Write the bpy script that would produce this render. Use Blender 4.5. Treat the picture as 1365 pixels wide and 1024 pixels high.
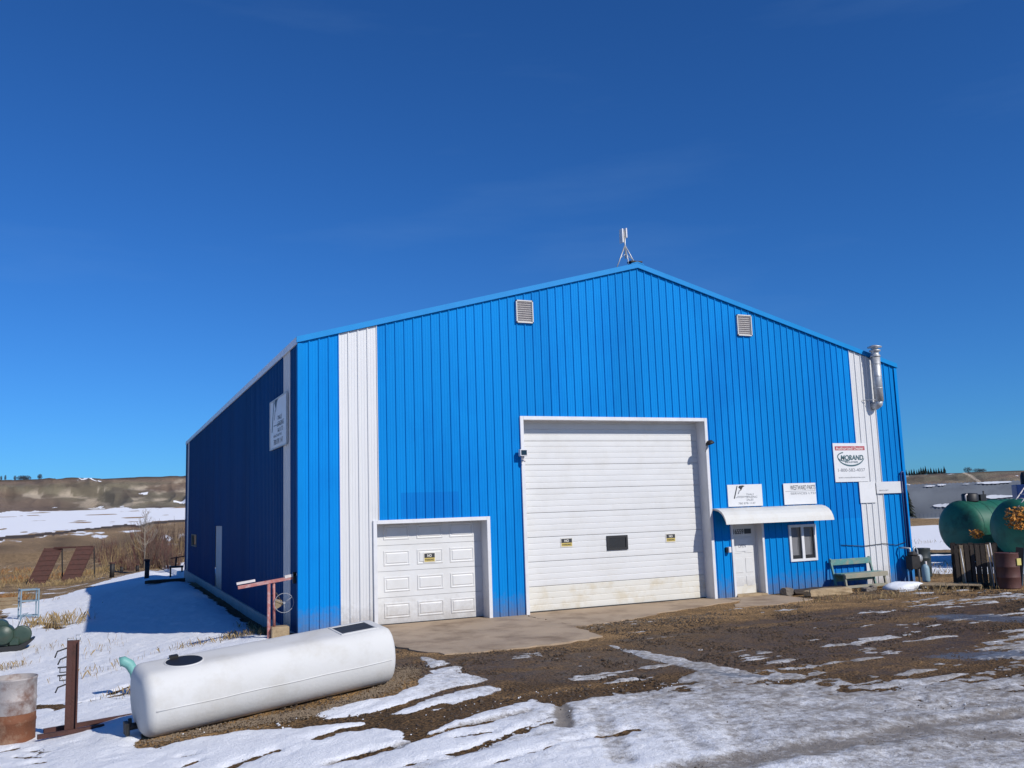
import bpy, bmesh, math, random
import numpy as np
from mathutils import Vector, Matrix, Quaternion

random.seed(7)
rng = np.random.default_rng(7)
scene = bpy.context.scene
for o in list(bpy.data.objects):
    bpy.data.objects.remove(o)
col = scene.collection
rad = math.radians

# ------------------------------------------------------------------ camera
F_PX = 1221.02                       # focal length in photo pixels (1365 wide), solved from the wall ribs
YAW, PITCH, ROLL = 0.421503, 0.134351, -0.0332547
CAM = np.array([-4.02018, -20.79479, 2.59980])

def cam_axes():
    cy, sy, cp, sp = math.cos(YAW), math.sin(YAW), math.cos(PITCH), math.sin(PITCH)
    fwd = np.array([sy * cp, cy * cp, sp]); right = np.array([cy, -sy, 0.0]); up = np.cross(right, fwd)
    c, s = math.cos(ROLL), math.sin(ROLL)
    return c * right + s * up, -s * right + c * up, fwd
AX_R, AX_U, AX_F = cam_axes()
cam_data = bpy.data.cameras.new('camera')
cam_data.sensor_width = 36.0
cam_data.lens = F_PX / 1365 * 36.0
cam_data.clip_start = 0.1
cam_data.clip_end = 6000
cam = bpy.data.objects.new('camera', cam_data)
col.objects.link(cam)
mw = Matrix(((AX_R[0], AX_U[0], -AX_F[0], CAM[0]), (AX_R[1], AX_U[1], -AX_F[1], CAM[1]),
             (AX_R[2], AX_U[2], -AX_F[2], CAM[2]), (0, 0, 0, 1)))
cam.matrix_world = mw
scene.camera = cam

# ------------------------------------------------------------------ sky, sun, exposure
SUN_EL = 35.0
SUN_PHI = 25.0                        # to the right of the front wall's normal
to_sun = Vector((math.sin(rad(SUN_PHI)) * math.cos(rad(SUN_EL)), -math.cos(rad(SUN_PHI)) * math.cos(rad(SUN_EL)), math.sin(rad(SUN_EL))))
world = bpy.data.worlds.new('World')
scene.world = world
world.use_nodes = True
wn, wl = world.node_tree.nodes, world.node_tree.links
wn.clear()
w_out = wn.new('ShaderNodeOutputWorld')
w_bg = wn.new('ShaderNodeBackground')
w_sky = wn.new('ShaderNodeTexSky')
w_sky.sky_type = 'NISHITA'
w_sky.sun_disc = False
w_sky.sun_elevation = rad(SUN_EL)
w_sky.sun_rotation = math.atan2(to_sun.x, to_sun.y) % (2 * math.pi)
w_sky.altitude = 800
w_sky.air_density = 1.0
w_sky.dust_density = 0.2
w_sky.ozone_density = 1.8
w_hs = wn.new('ShaderNodeMix')            # the phone camera's rendering of a deep blue winter sky
w_hs.data_type = 'RGBA'
w_hs.blend_type = 'MULTIPLY'
w_hs.inputs['Factor'].default_value = 1.0
w_hs.inputs['B'].default_value = (0.215, 0.635, 1.25, 1)
w_bg.inputs['Strength'].default_value = 0.085
wl.new(w_sky.outputs[0], w_hs.inputs['A'])
# thin streaks of high cloud, everywhere in the sky
w_tc = wn.new('ShaderNodeTexCoord')
w_map = wn.new('ShaderNodeMapping')
w_map.inputs['Scale'].default_value = (1.6, 1.6, 9.0)
w_map.inputs['Rotation'].default_value = (0.10, -0.22, 0.5)
w_noise = wn.new('ShaderNodeTexNoise')
w_noise.inputs['Scale'].default_value = 1.3
w_noise.inputs['Detail'].default_value = 6
w_noise.inputs['Roughness'].default_value = 0.55
w_ramp = wn.new('ShaderNodeMapRange')
w_ramp.inputs['From Min'].default_value = 0.54
w_ramp.inputs['From Max'].default_value = 0.85
w_ramp.inputs['To Max'].default_value = 0.08
w_mix = wn.new('ShaderNodeMix')
w_mix.data_type = 'RGBA'
w_mix.inputs['B'].default_value = (4.0, 6.5, 9.5, 1)
wl.new(w_tc.outputs['Generated'], w_map.inputs['Vector'])
wl.new(w_map.outputs[0], w_noise.inputs['Vector'])
wl.new(w_noise.outputs['Fac'], w_ramp.inputs['Value'])
wl.new(w_ramp.outputs[0], w_mix.inputs['Factor'])
wl.new(w_hs.outputs['Result'], w_mix.inputs['A'])
wl.new(w_mix.outputs['Result'], w_bg.inputs['Color'])
wl.new(w_bg.outputs[0], w_out.inputs['Surface'])

sun_data = bpy.data.lights.new('sun', 'SUN')
sun_data.energy = 4.6
sun_data.angle = rad(0.53)
sun_data.color = (1.0, 0.955, 0.89)
sun = bpy.data.objects.new('sun', sun_data)
sun.rotation_euler = to_sun.to_track_quat('Z', 'Y').to_euler()
sun.location = (20, -30, 40)
col.objects.link(sun)
scene.view_settings.view_transform = 'Standard'
scene.view_settings.look = 'None'
scene.view_settings.exposure = 0.0
scene.view_settings.gamma = 1.0
scene.view_settings.use_curve_mapping = False

# ------------------------------------------------------------------ pixels to places
def ray(x, y):
    return AX_F * F_PX + AX_R * (x - 682.5) - AX_U * (y - 512.0)
def on_z(x, y, z=0.0):
    d = ray(x, y); return CAM + d * ((z - CAM[2]) / d[2])
def on_x(x, y, X):
    d = ray(x, y); return CAM + d * ((X - CAM[0]) / d[0])
def on_y(x, y, Y):
    d = ray(x, y); return CAM + d * ((Y - CAM[1]) / d[1])
def on_depth(x, y, dist):
    return CAM + ray(x, y) / F_PX * dist
def sstep(a, b, v):
    t = np.clip((v - a) / (b - a), 0, 1); return t * t * (3 - 2 * t)

# value noise -------------------------------------------------------
def _hash(ix, iy, seed):
    h = (ix.astype(np.int64) * 374761393 + iy.astype(np.int64) * 668265263 + seed * 1442695041) & 0xFFFFFFFF
    h = ((h ^ (h >> 13)) * 1274126177) & 0xFFFFFFFF
    return ((h ^ (h >> 16)) & 0xFFFF) / 65535.0
def vnoise(x, y, seed=0):
    ix, iy = np.floor(x), np.floor(y)
    fx, fy = x - ix, y - iy
    fx, fy = fx * fx * (3 - 2 * fx), fy * fy * (3 - 2 * fy)
    a, b = _hash(ix, iy, seed), _hash(ix + 1, iy, seed)
    c, d = _hash(ix, iy + 1, seed), _hash(ix + 1, iy + 1, seed)
    return (a + (b - a) * fx) * (1 - fy) + (c + (d - c) * fx) * fy
def fbm(x, y, octv=4, seed=0):
    s, a, t = 0.0, 1.0, 0.0
    for i in range(octv):
        s = s + a * vnoise(x * 2 ** i + 17.3 * i, y * 2 ** i - 9.1 * i, seed + i); t += a; a *= 0.5
    return s / t

# terrain height of the yard ---------------------------------------
Z_TAB_R = np.array([0, 45, 55, 80, 120, 176, 250, 300, 450, 560, 600, 700, 760, 800, 1000, 3000.])
Z_TAB_L = np.array([0, 0, -.5, -1.0, -.9, 0, 1.2, 2.6, 6.0, 9.2, 12.0, 25.5, 34.0, 35.2, 35.5, 35.5])
Z_TAB_RR = np.array([0, 0, 0, 0, 0, 0, 0, 0, 1.0, 3.8, 6.0, 13.5, 16.8, 17.4, 17.6, 17.6])
def gz(x, y):
    x, y = np.asarray(x, float), np.asarray(y, float)
    left = np.clip(-x / 4.5, 0, 1.35)
    z = -0.62 * left * (0.3 + 0.7 * sstep(-14.0, 4.0, y)) * sstep(-40, -16, y)
    z = z - 0.28 * np.exp(-(np.minimum(x, 0) / 0.7) ** 2) * sstep(0.3, 2.5, y) * (x < 0.4)
    r = np.hypot(x - CAM[0], y - CAM[1])
    az = np.degrees(np.arctan2(x - CAM[0], y - CAM[1]))
    w = sstep(15, 40, az)
    zf = np.interp(r, Z_TAB_R, Z_TAB_L) * (1 - w) + np.interp(r, Z_TAB_R, Z_TAB_RR) * w
    return z + zf
def G(px, py):
    z = 0.0
    for _ in range(30):
        p = on_z(px, py, z); z = 0.5 * z + 0.5 * float(gz(p[0], p[1]))
    p = on_z(px, py, z); return Vector((p[0], p[1], float(gz(p[0], p[1]))))

# ------------------------------------------------------------------ materials
MATS = {}
ALB = 0.83                            # keeps paint and snow at weathered, not laboratory, brightness
def mat(name, rgb, rough=0.6, metal=0.0, var=0.12, scale=6.0, bump=0.0, bscale=40.0, dirt=None, dirt_amt=0.0, dscale=2.0,
        stretch=(1, 1, 1), spec=0.5, coat=0.0, objvar=0.0, ghosts=(), splash=0.0):
    if name in MATS:
        return MATS[name]
    rgb = [c * ALB for c in rgb]
    if dirt: dirt = [c * ALB for c in dirt]
    m = bpy.data.materials.new(name); m.use_nodes = True
    n, l = m.node_tree.nodes, m.node_tree.links
    b = n['Principled BSDF']
    b.inputs['Roughness'].default_value = rough
    b.inputs['Metallic'].default_value = metal
    b.inputs['Specular IOR Level'].default_value = spec
    if coat: b.inputs['Coat Weight'].default_value = coat
    geo = n.new('ShaderNodeNewGeometry')
    mp = n.new('ShaderNodeMapping'); mp.inputs['Scale'].default_value = stretch
    l.new(geo.outputs['Position'], mp.inputs['Vector'])
    nz = n.new('ShaderNodeTexNoise'); nz.inputs['Scale'].default_value = scale; nz.inputs['Detail'].default_value = 6
    l.new(mp.outputs[0], nz.inputs['Vector'])
    mx = n.new('ShaderNodeMix'); mx.data_type = 'RGBA'
    mx.inputs['A'].default_value = (*[c * (1 - var) for c in rgb], 1)
    mx.inputs['B'].default_value = (*[min(1, c * (1 + var)) for c in rgb], 1)
    l.new(nz.outputs['Fac'], mx.inputs['Factor'])
    out = mx.outputs['Result']
    if dirt:
        nd = n.new('ShaderNodeTexNoise'); nd.inputs['Scale'].default_value = dscale; nd.inputs['Detail'].default_value = 8
        nd.inputs['Roughness'].default_value = 0.65
        l.new(mp.outputs[0], nd.inputs['Vector'])
        mr = n.new('ShaderNodeMapRange'); mr.inputs['From Min'].default_value = 0.48; mr.inputs['From Max'].default_value = 0.68
        mr.inputs['To Max'].default_value = dirt_amt
        l.new(nd.outputs['Fac'], mr.inputs['Value'])
        m2 = n.new('ShaderNodeMix'); m2.data_type = 'RGBA'; m2.inputs['B'].default_value = (*dirt, 1)
        l.new(mr.outputs[0], m2.inputs['Factor']); l.new(out, m2.inputs['A'])
        out = m2.outputs['Result']
    for (x0, x1, z0, z1), c in ghosts:           # rectangles where old boards kept the paint from fading
        sp = n.new('ShaderNodeSeparateXYZ'); l.new(geo.outputs['Position'], sp.inputs[0]); prod = None
        for ax, cc, ee in (('X', (x0 + x1) / 2, (x1 - x0) / 2), ('Z', (z0 + z1) / 2, (z1 - z0) / 2), ('Y', 0.0, 0.12)):
            q = n.new('ShaderNodeMath'); q.operation = 'COMPARE'; l.new(sp.outputs[ax], q.inputs[0]); q.inputs[1].default_value = cc; q.inputs[2].default_value = ee
            if prod is None: prod = q.outputs[0]
            else:
                w_ = n.new('ShaderNodeMath'); w_.operation = 'MULTIPLY'; l.new(prod, w_.inputs[0]); l.new(q.outputs[0], w_.inputs[1]); prod = w_.outputs[0]
        m3 = n.new('ShaderNodeMix'); m3.data_type = 'RGBA'; m3.inputs['B'].default_value = (*c, 1)
        w_ = n.new('ShaderNodeMath'); w_.operation = 'MULTIPLY'; w_.inputs[1].default_value = .5; l.new(prod, w_.inputs[0]); l.new(w_.outputs[0], m3.inputs['Factor']); l.new(out, m3.inputs['A']); out = m3.outputs['Result']
    if splash:                                   # mud thrown up along the foot of the wall
        sp = n.new('ShaderNodeSeparateXYZ'); l.new(geo.outputs['Position'], sp.inputs[0])
        ns = n.new('ShaderNodeTexNoise'); ns.inputs['Scale'].default_value = 7; ns.inputs['Detail'].default_value = 8; ns.inputs['Roughness'].default_value = .7; l.new(geo.outputs['Position'], ns.inputs['Vector'])
        h1 = n.new('ShaderNodeMath'); h1.operation = 'MULTIPLY_ADD'; l.new(ns.outputs['Fac'], h1.inputs[0]); h1.inputs[1].default_value = -1.1; l.new(sp.outputs['Z'], h1.inputs[2])
        mr3 = n.new('ShaderNodeMapRange'); mr3.inputs['From Min'].default_value = .02; mr3.inputs['From Max'].default_value = -.55; mr3.inputs['To Max'].default_value = splash; l.new(h1.outputs[0], mr3.inputs['Value'])
        m4 = n.new('ShaderNodeMix'); m4.data_type = 'RGBA'; m4.inputs['B'].default_value = (.15, .105, .065, 1); l.new(mr3.outputs[0], m4.inputs['Factor']); l.new(out, m4.inputs['A']); out = m4.outputs['Result']
    if objvar:
        oi = n.new('ShaderNodeObjectInfo'); mr2 = n.new('ShaderNodeMapRange'); mr2.inputs['To Min'].default_value = 1 - objvar; mr2.inputs['To Max'].default_value = 1 + objvar
        l.new(oi.outputs['Random'], mr2.inputs['Value'])
        hv = n.new('ShaderNodeHueSaturation'); l.new(mr2.outputs[0], hv.inputs['Value']); l.new(out, hv.inputs['Color']); out = hv.outputs['Color']
    l.new(out, b.inputs['Base Color'])
    rr = n.new('ShaderNodeMapRange'); rr.inputs['To Min'].default_value = max(0.02, rough - 0.1); rr.inputs['To Max'].default_value = min(1, rough + 0.1)
    l.new(nz.outputs['Fac'], rr.inputs['Value']); l.new(rr.outputs[0], b.inputs['Roughness'])
    if bump:
        nb = n.new('ShaderNodeTexNoise'); nb.inputs['Scale'].default_value = bscale; nb.inputs['Detail'].default_value = 4
        l.new(geo.outputs['Position'], nb.inputs['Vector'])
        bp = n.new('ShaderNodeBump'); bp.inputs['Strength'].default_value = bump; bp.inputs['Distance'].default_value = 0.02
        l.new(nb.outputs['Fac'], bp.inputs['Height']); l.new(bp.outputs[0], b.inputs['Normal'])
    MATS[name] = m
    return m

def wall_rect(pa, pb):
    a, b = on_y(*pa, 0.0), on_y(*pb, 0.0); return (a[0], b[0], b[2], a[2])
GH = [(wall_rect((534, 657), (612, 688)), (.002, .115, .42)), (wall_rect((1110, 645), (1152, 690)), (.002, .13, .44))]
BLUE = mat('blue_sheet_metal', (0.002, 0.235, 0.640), 0.55, 0, 0.10, 0.7, 0.12, 3.0, (0.001, 0.145, 0.49), 0.6, 0.55, (1, 1, 0.35), spec=0.06, objvar=.06, ghosts=GH, splash=.55)
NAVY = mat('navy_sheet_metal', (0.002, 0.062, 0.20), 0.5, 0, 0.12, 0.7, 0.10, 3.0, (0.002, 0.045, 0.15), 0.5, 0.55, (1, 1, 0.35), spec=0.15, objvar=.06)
BLUE_TRIM = mat('blue_trim_metal', (0.004, 0.245, 0.60), 0.45, 0, 0.08, 1.5, dirt=(0.004, 0.19, 0.52), dirt_amt=0.3, spec=0.2)
WHITE_SHEET = mat('white_sheet_metal', (0.70, 0.70, 0.70), 0.42, 0, 0.05, 0.8, 0.06, 3.0, (0.55, 0.55, 0.53), 0.35, 0.9, (1, 1, 0.35), splash=.5)
WHITE_TRIM = mat('white_trim_metal', (0.76, 0.76, 0.77), 0.4, 0, 0.05, 3.0, dirt=(0.5, 0.48, 0.44), dirt_amt=0.3)
DOOR_W = mat('white_door_steel', (0.72, 0.72, 0.71), 0.45, 0, 0.04, 1.2, 0.05, 6, (0.60, 0.58, 0.53), 0.35, 1.4, (1, 1, 1), splash=.4)
DOOR_CREAM = mat('cream_door_steel', (0.72, 0.70, 0.63), 0.5, 0, 0.06, 2.0, 0.05, 6, (0.55, 0.45, 0.27), 0.5, 2.5)
JAMB = mat('jamb_metal', (0.55, 0.55, 0.56), 0.5, 0, 0.08, 3)
BLACK = mat('black_rubber_and_shade', (0.012, 0.012, 0.013), 0.55, 0, 0.2, 10)
GLASS = mat('dark_glass', (0.012, 0.014, 0.017), 0.08, 0, 0.2, 3, spec=0.8)
CONCRETE = mat('concrete', (0.42, 0.31, 0.205), 0.85, 0, 0.25, 1.2, 0.5, 30, (0.17, 0.105, 0.055), 0.8, 0.9)
FOUND = mat('foundation_concrete', (0.42, 0.42, 0.43), 0.85, 0, 0.2, 2, 0.4, 30, (0.2, 0.18, 0.15), 0.5, 2)
GALV = mat('galvanised_steel', (0.56, 0.57, 0.57), 0.5, 0.55, 0.2, 8, 0.1, 12, (0.2, 0.2, 0.2), 0.4, 6)
SIGN_W = mat('sign_board', (0.76, 0.76, 0.76), 0.45, 0, 0.03, 2, dirt=(0.6, 0.6, 0.58), dirt_amt=0.25, dscale=3)
INK = mat('sign_ink', (0.03, 0.032, 0.036), 0.5, 0, 0.1, 10)
INK_GREY = mat('sign_ink_faded', (0.20, 0.21, 0.23), 0.5, 0, 0.1, 10)
INK_TEAL = mat('sign_ink_teal', (0.06, 0.13, 0.15), 0.5, 0, 0.1, 10)
INK_RED = mat('sign_ink_red', (0.45, 0.05, 0.07), 0.5, 0, 0.1, 10)
INK_CREAM = mat('sign_ink_cream', (0.75, 0.72, 0.65), 0.5, 0, 0.1, 10)
YELLOW = mat('sign_yellow', (0.62, 0.47, 0.12), 0.5, 0, 0.1, 10)
TANK_W = mat('white_fibreglass', (0.66, 0.655, 0.635), 0.8, 0, 0.06, 1.5, 0.12, 22, (0.52, 0.49, 0.43), 0.45, 2.2, spec=.15)
RUST = mat('rusted_steel', (0.085, 0.032, 0.024), 0.8, 0.1, 0.45, 5, 0.4, 40, (0.05, 0.022, 0.017), 0.8, 6)
PINK = mat('faded_red_paint', (0.42, 0.15, 0.13), 0.6, 0, 0.25, 8, 0.2, 40, (0.55, 0.45, 0.43), 0.7, 9)
PALE_PAINT = mat('chalky_white_paint', (0.66, 0.60, 0.57), 0.6, 0, 0.2, 8)
DARKSTEEL = mat('dark_steel', (0.028, 0.025, 0.024), 0.6, 0.3, 0.4, 8, 0.2, 30)
WOOD = mat('weathered_wood', (0.27, 0.20, 0.12), 0.85, 0, 0.3, 5, 0.5, 30, (0.12, 0.08, 0.05), 0.6, 4, (1, 1, 4))
PALEWOOD = mat('pale_split_wood', (0.42, 0.31, 0.18), 0.85, 0, 0.3, 6, 0.6, 25, (0.2, 0.13, 0.07), 0.6, 5)
DARKWOOD = mat('wet_dark_wood', (0.040, 0.028, 0.020), 0.85, 0, 0.45, 6, 0.5, 30, (0.09, 0.065, 0.045), 0.5, 5, (1, 1, 0.3))
BENCH_G = mat('peeling_teal_paint', (0.10, 0.27, 0.25), 0.7, 0, 0.25, 8, 0.3, 40, (0.33, 0.28, 0.20), 0.9, 5)
BENCH_T = mat('worn_tan_paint', (0.33, 0.30, 0.22), 0.75, 0, 0.25, 8, 0.3, 40, (0.16, 0.24, 0.20), 0.7, 4)
GREEN_TANK = mat('green_tank_paint', (0.016, 0.140, 0.090), 0.55, 0, 0.3, 1.6, 0.1, 8, (0.010, 0.040, 0.030), 0.9, 1.6, spec=.3)
GREEN_MACH = mat('dark_green_enamel', (0.030, 0.062, 0.045), 0.45, 0, 0.3, 6, 0.1, 30, (0.08, 0.07, 0.05), 0.4, 5)
TEAL = mat('teal_hose', (0.17, 0.42, 0.38), 0.55, 0, 0.15, 6)
BLUEGREY = mat('blue_grey_paint', (0.20, 0.29, 0.36), 0.55, 0, 0.2, 8)
DRUM_W = mat('burnt_drum', (0.40, 0.36, 0.34), 0.6, 0.1, 0.3, 2.2, 0.25, 30, (0.13, 0.045, 0.018), 1.0, 3.2)
DRUM_RED = mat('rust_red_drum', (0.10, 0.034, 0.026), 0.65, 0.1, 0.3, 4, 0.2, 30, (0.06, 0.03, 0.025), 0.7, 4)
DRUM_DK = mat('dark_plastic_drum', (0.022, 0.030, 0.028), 0.5, 0, 0.3, 4)
SHED = mat('grey_corrugated_roof', (0.20, 0.22, 0.24), 0.6, 0.0, 0.2, 0.3, dirt=(0.13, 0.14, 0.155), dirt_amt=0.6, dscale=0.4)
SNOW_M = mat('snow_clean', (0.82, 0.84, 0.87), 0.75, 0, 0.05, 3, 0.6, 12)
BARK = mat('bare_twig_bark', (0.115, 0.075, 0.055), 0.9, 0, 0.35, 2)
BARK_P = mat('pale_bark', (0.34, 0.29, 0.23), 0.9, 0, 0.2, 3)
STRAW = mat('dry_straw', (0.33, 0.235, 0.11), 0.9, 0, 0.4, 2)
STRAW_O = mat('rusty_dry_grass', (0.30, 0.15, 0.055), 0.9, 0, 0.4, 2)
NEEDLE = mat('dark_conifer', (0.018, 0.026, 0.018), 0.9, 0, 0.35, 3)
LEAF_O = mat('orange_leaves', (0.50, 0.20, 0.015), 0.7, 0, 0.5, 9)
BLUE_BIN = mat('navy_paint', (0.012, 0.045, 0.19), 0.5, 0, 0.2, 4)
STONE = mat('grey_stone', (0.20, 0.17, 0.14), 0.9, 0, 0.3, 4, 0.6, 25)
CURTAIN = mat('grey_curtain', (0.19, 0.19, 0.20), 0.9, 0, 0.3, 4)

# ground: snow over bare earth, driven by per-vertex attributes that say what lies where
def ground_material():
    m = bpy.data.materials.new('yard_ground'); m.use_nodes = True
    n, l = m.node_tree.nodes, m.node_tree.links
    b = n['Principled BSDF']
    geo = n.new('ShaderNodeNewGeometry')
    def attr(name):
        a = n.new('ShaderNodeAttribute'); a.attribute_name = name; return a
    def noise(scale, detail=6, rough=0.6):
        t = n.new('ShaderNodeTexNoise'); t.inputs['Scale'].default_value = scale; t.inputs['Detail'].default_value = detail
        t.inputs['Roughness'].default_value = rough
        l.new(geo.outputs['Position'], t.inputs['Vector']); return t.outputs['Fac']
    def math_(op, a, b_=None, c=None):
        t = n.new('ShaderNodeMath'); t.operation = op
        for i, v in enumerate((a, b_, c)):
            if v is None: continue
            if isinstance(v, (int, float)): t.inputs[i].default_value = v
            else: l.new(v, t.inputs[i])
        return t.outputs[0]
    def mixc(f, a, b_):
        t = n.new('ShaderNodeMix'); t.data_type = 'RGBA'
        for k, v in (('Factor', f), ('A', a), ('B', b_)):
            if isinstance(v, (int, float)): t.inputs[k].default_value = v
            elif isinstance(v, tuple): t.inputs[k].default_value = (*v, 1)
            else: l.new(v, t.inputs[k])
        return t.outputs['Result']
    def mrange(v, a, b_, c=0.0, d=1.0):
        t = n.new('ShaderNodeMapRange'); t.interpolation_type = 'SMOOTHSTEP'
        l.new(v, t.inputs['Value'])
        for k, q in (('From Min', a), ('From Max', b_), ('To Min', c), ('To Max', d)): t.inputs[k].default_value = q
        return t.outputs[0]
    nf, nm, nc, nvf = noise(9, 8, 0.7), noise(2.3), noise(28, 5, 0.7), noise(42, 4, 0.7)
    snow = attr('snow').outputs['Fac']; dirt = attr('dirt').outputs['Fac']; ice = attr('ice').outputs['Fac']; wet = attr('wet').outputs['Fac']
    bare = attr('bare').outputs['Color']
    amp = attr('rag').outputs['Fac']
    s2 = math_('ADD', snow, math_('MULTIPLY', math_('SUBTRACT', nf, 0.5), amp))
    smask = mrange(s2, -0.05, 0.07)
    # bare earth colour
    v1 = mixc(mrange(nc, 0.40, 0.62), (0.32, 0.31, 0.30), (2.3, 2.2, 2.05))
    mult = n.new('ShaderNodeMix'); mult.data_type = 'RGBA'; mult.blend_type = 'MULTIPLY'; mult.inputs['Factor'].default_value = 1
    l.new(bare, mult.inputs['A']); l.new(v1, mult.inputs['B'])
    earth = mixc(mrange(nm, 0.45, 0.66, 0, 0.40), mult.outputs['Result'], (0.034, 0.022, 0.012))
    # snow colour: clean to gritty
    dn = math_('ADD', math_('ADD', dirt, math_('MULTIPLY', math_('SUBTRACT', nf, 0.5), 1.3)), math_('MULTIPLY', math_('SUBTRACT', nm, 0.5), 0.7))
    dmask = math_('MULTIPLY', mrange(dn, 0.12, 0.85), mrange(dirt, 0.0, 0.15))
    snowc = mixc(dmask, (0.80, 0.81, 0.83), (0.23, 0.205, 0.18))
    specks = math_('MULTIPLY', mrange(nvf, 0.57, 0.66), mrange(dirt, 0.02, 0.45, 0.0, 0.8))
    snowc = mixc(specks, snowc, (0.10, 0.08, 0.06))
    base = mixc(smask, earth, snowc)
    icem = math_('MULTIPLY', mrange(math_('ADD', ice, math_('MULTIPLY', math_('SUBTRACT', nf, 0.5), 2.2)), 0.5, 0.8), 0.75)
    base = mixc(icem, base, (0.085, 0.09, 0.10))
    l.new(base, b.inputs['Base Color'])
    rough = math_('SUBTRACT', 0.95, math_('MULTIPLY', mrange(math_('ADD', wet, math_('MULTIPLY', math_('SUBTRACT', nm, 0.5), 0.7)), 0.3, 0.9), 0.45))
    t = n.new('ShaderNodeMix'); t.data_type = 'FLOAT'
    l.new(smask, t.inputs['Factor']); l.new(rough, t.inputs['A']); t.inputs['B'].default_value = 0.8
    t2 = n.new('ShaderNodeMix'); t2.data_type = 'FLOAT'
    l.new(icem, t2.inputs['Factor']); l.new(t.outputs['Result'], t2.inputs['A']); t2.inputs['B'].default_value = 0.16
    l.new(t2.outputs['Result'], b.inputs['Roughness'])
    b.inputs['Specular IOR Level'].default_value = 0.22
    h = math_('ADD', math_('MULTIPLY', nc, 0.6), math_('MULTIPLY', nf, 1.0))
    h = math_('ADD', h, math_('MULTIPLY', nvf, 0.35))
    h = math_('ADD', h, math_('MULTIPLY', smask, 0.55))
    bp = n.new('ShaderNodeBump'); bp.inputs['Distance'].default_value = 0.05
    st = math_('SUBTRACT', 0.95, math_('MULTIPLY', smask, 0.35))
    st = math_('SUBTRACT', st, math_('MULTIPLY', icem, 0.5))
    l.new(st, bp.inputs['Strength'])
    l.new(h, bp.inputs['Height']); l.new(bp.outputs[0], b.inputs['Normal'])
    return m
GROUND = ground_material()

# ------------------------------------------------------------------ object helpers
def tag(o, label=None, cat=None, group=None, kind=None):
    if label: o['label'] = label
    if cat: o['category'] = cat
    if group: o['group'] = group
    if kind: o['kind'] = kind
    return o
def link(name, me, parent=None, loc=None):
    o = bpy.data.objects.new(name, me); col.objects.link(o)
    if parent is not None: o.parent = parent
    if loc is not None: o.location = loc
    return o
def empty(name, loc=(0, 0, 0), rz=0.0):
    o = bpy.data.objects.new(name, None); o.empty_display_size = 0.2
    col.objects.link(o); o.location = loc; o.rotation_euler = (0, 0, rz); return o
def copy_tree(o, parent=None):
    c = o.copy(); col.objects.link(c); c.parent = parent
    for ch in [k for k in bpy.data.objects if k.parent == o]: copy_tree(ch, c)
    return c

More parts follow.
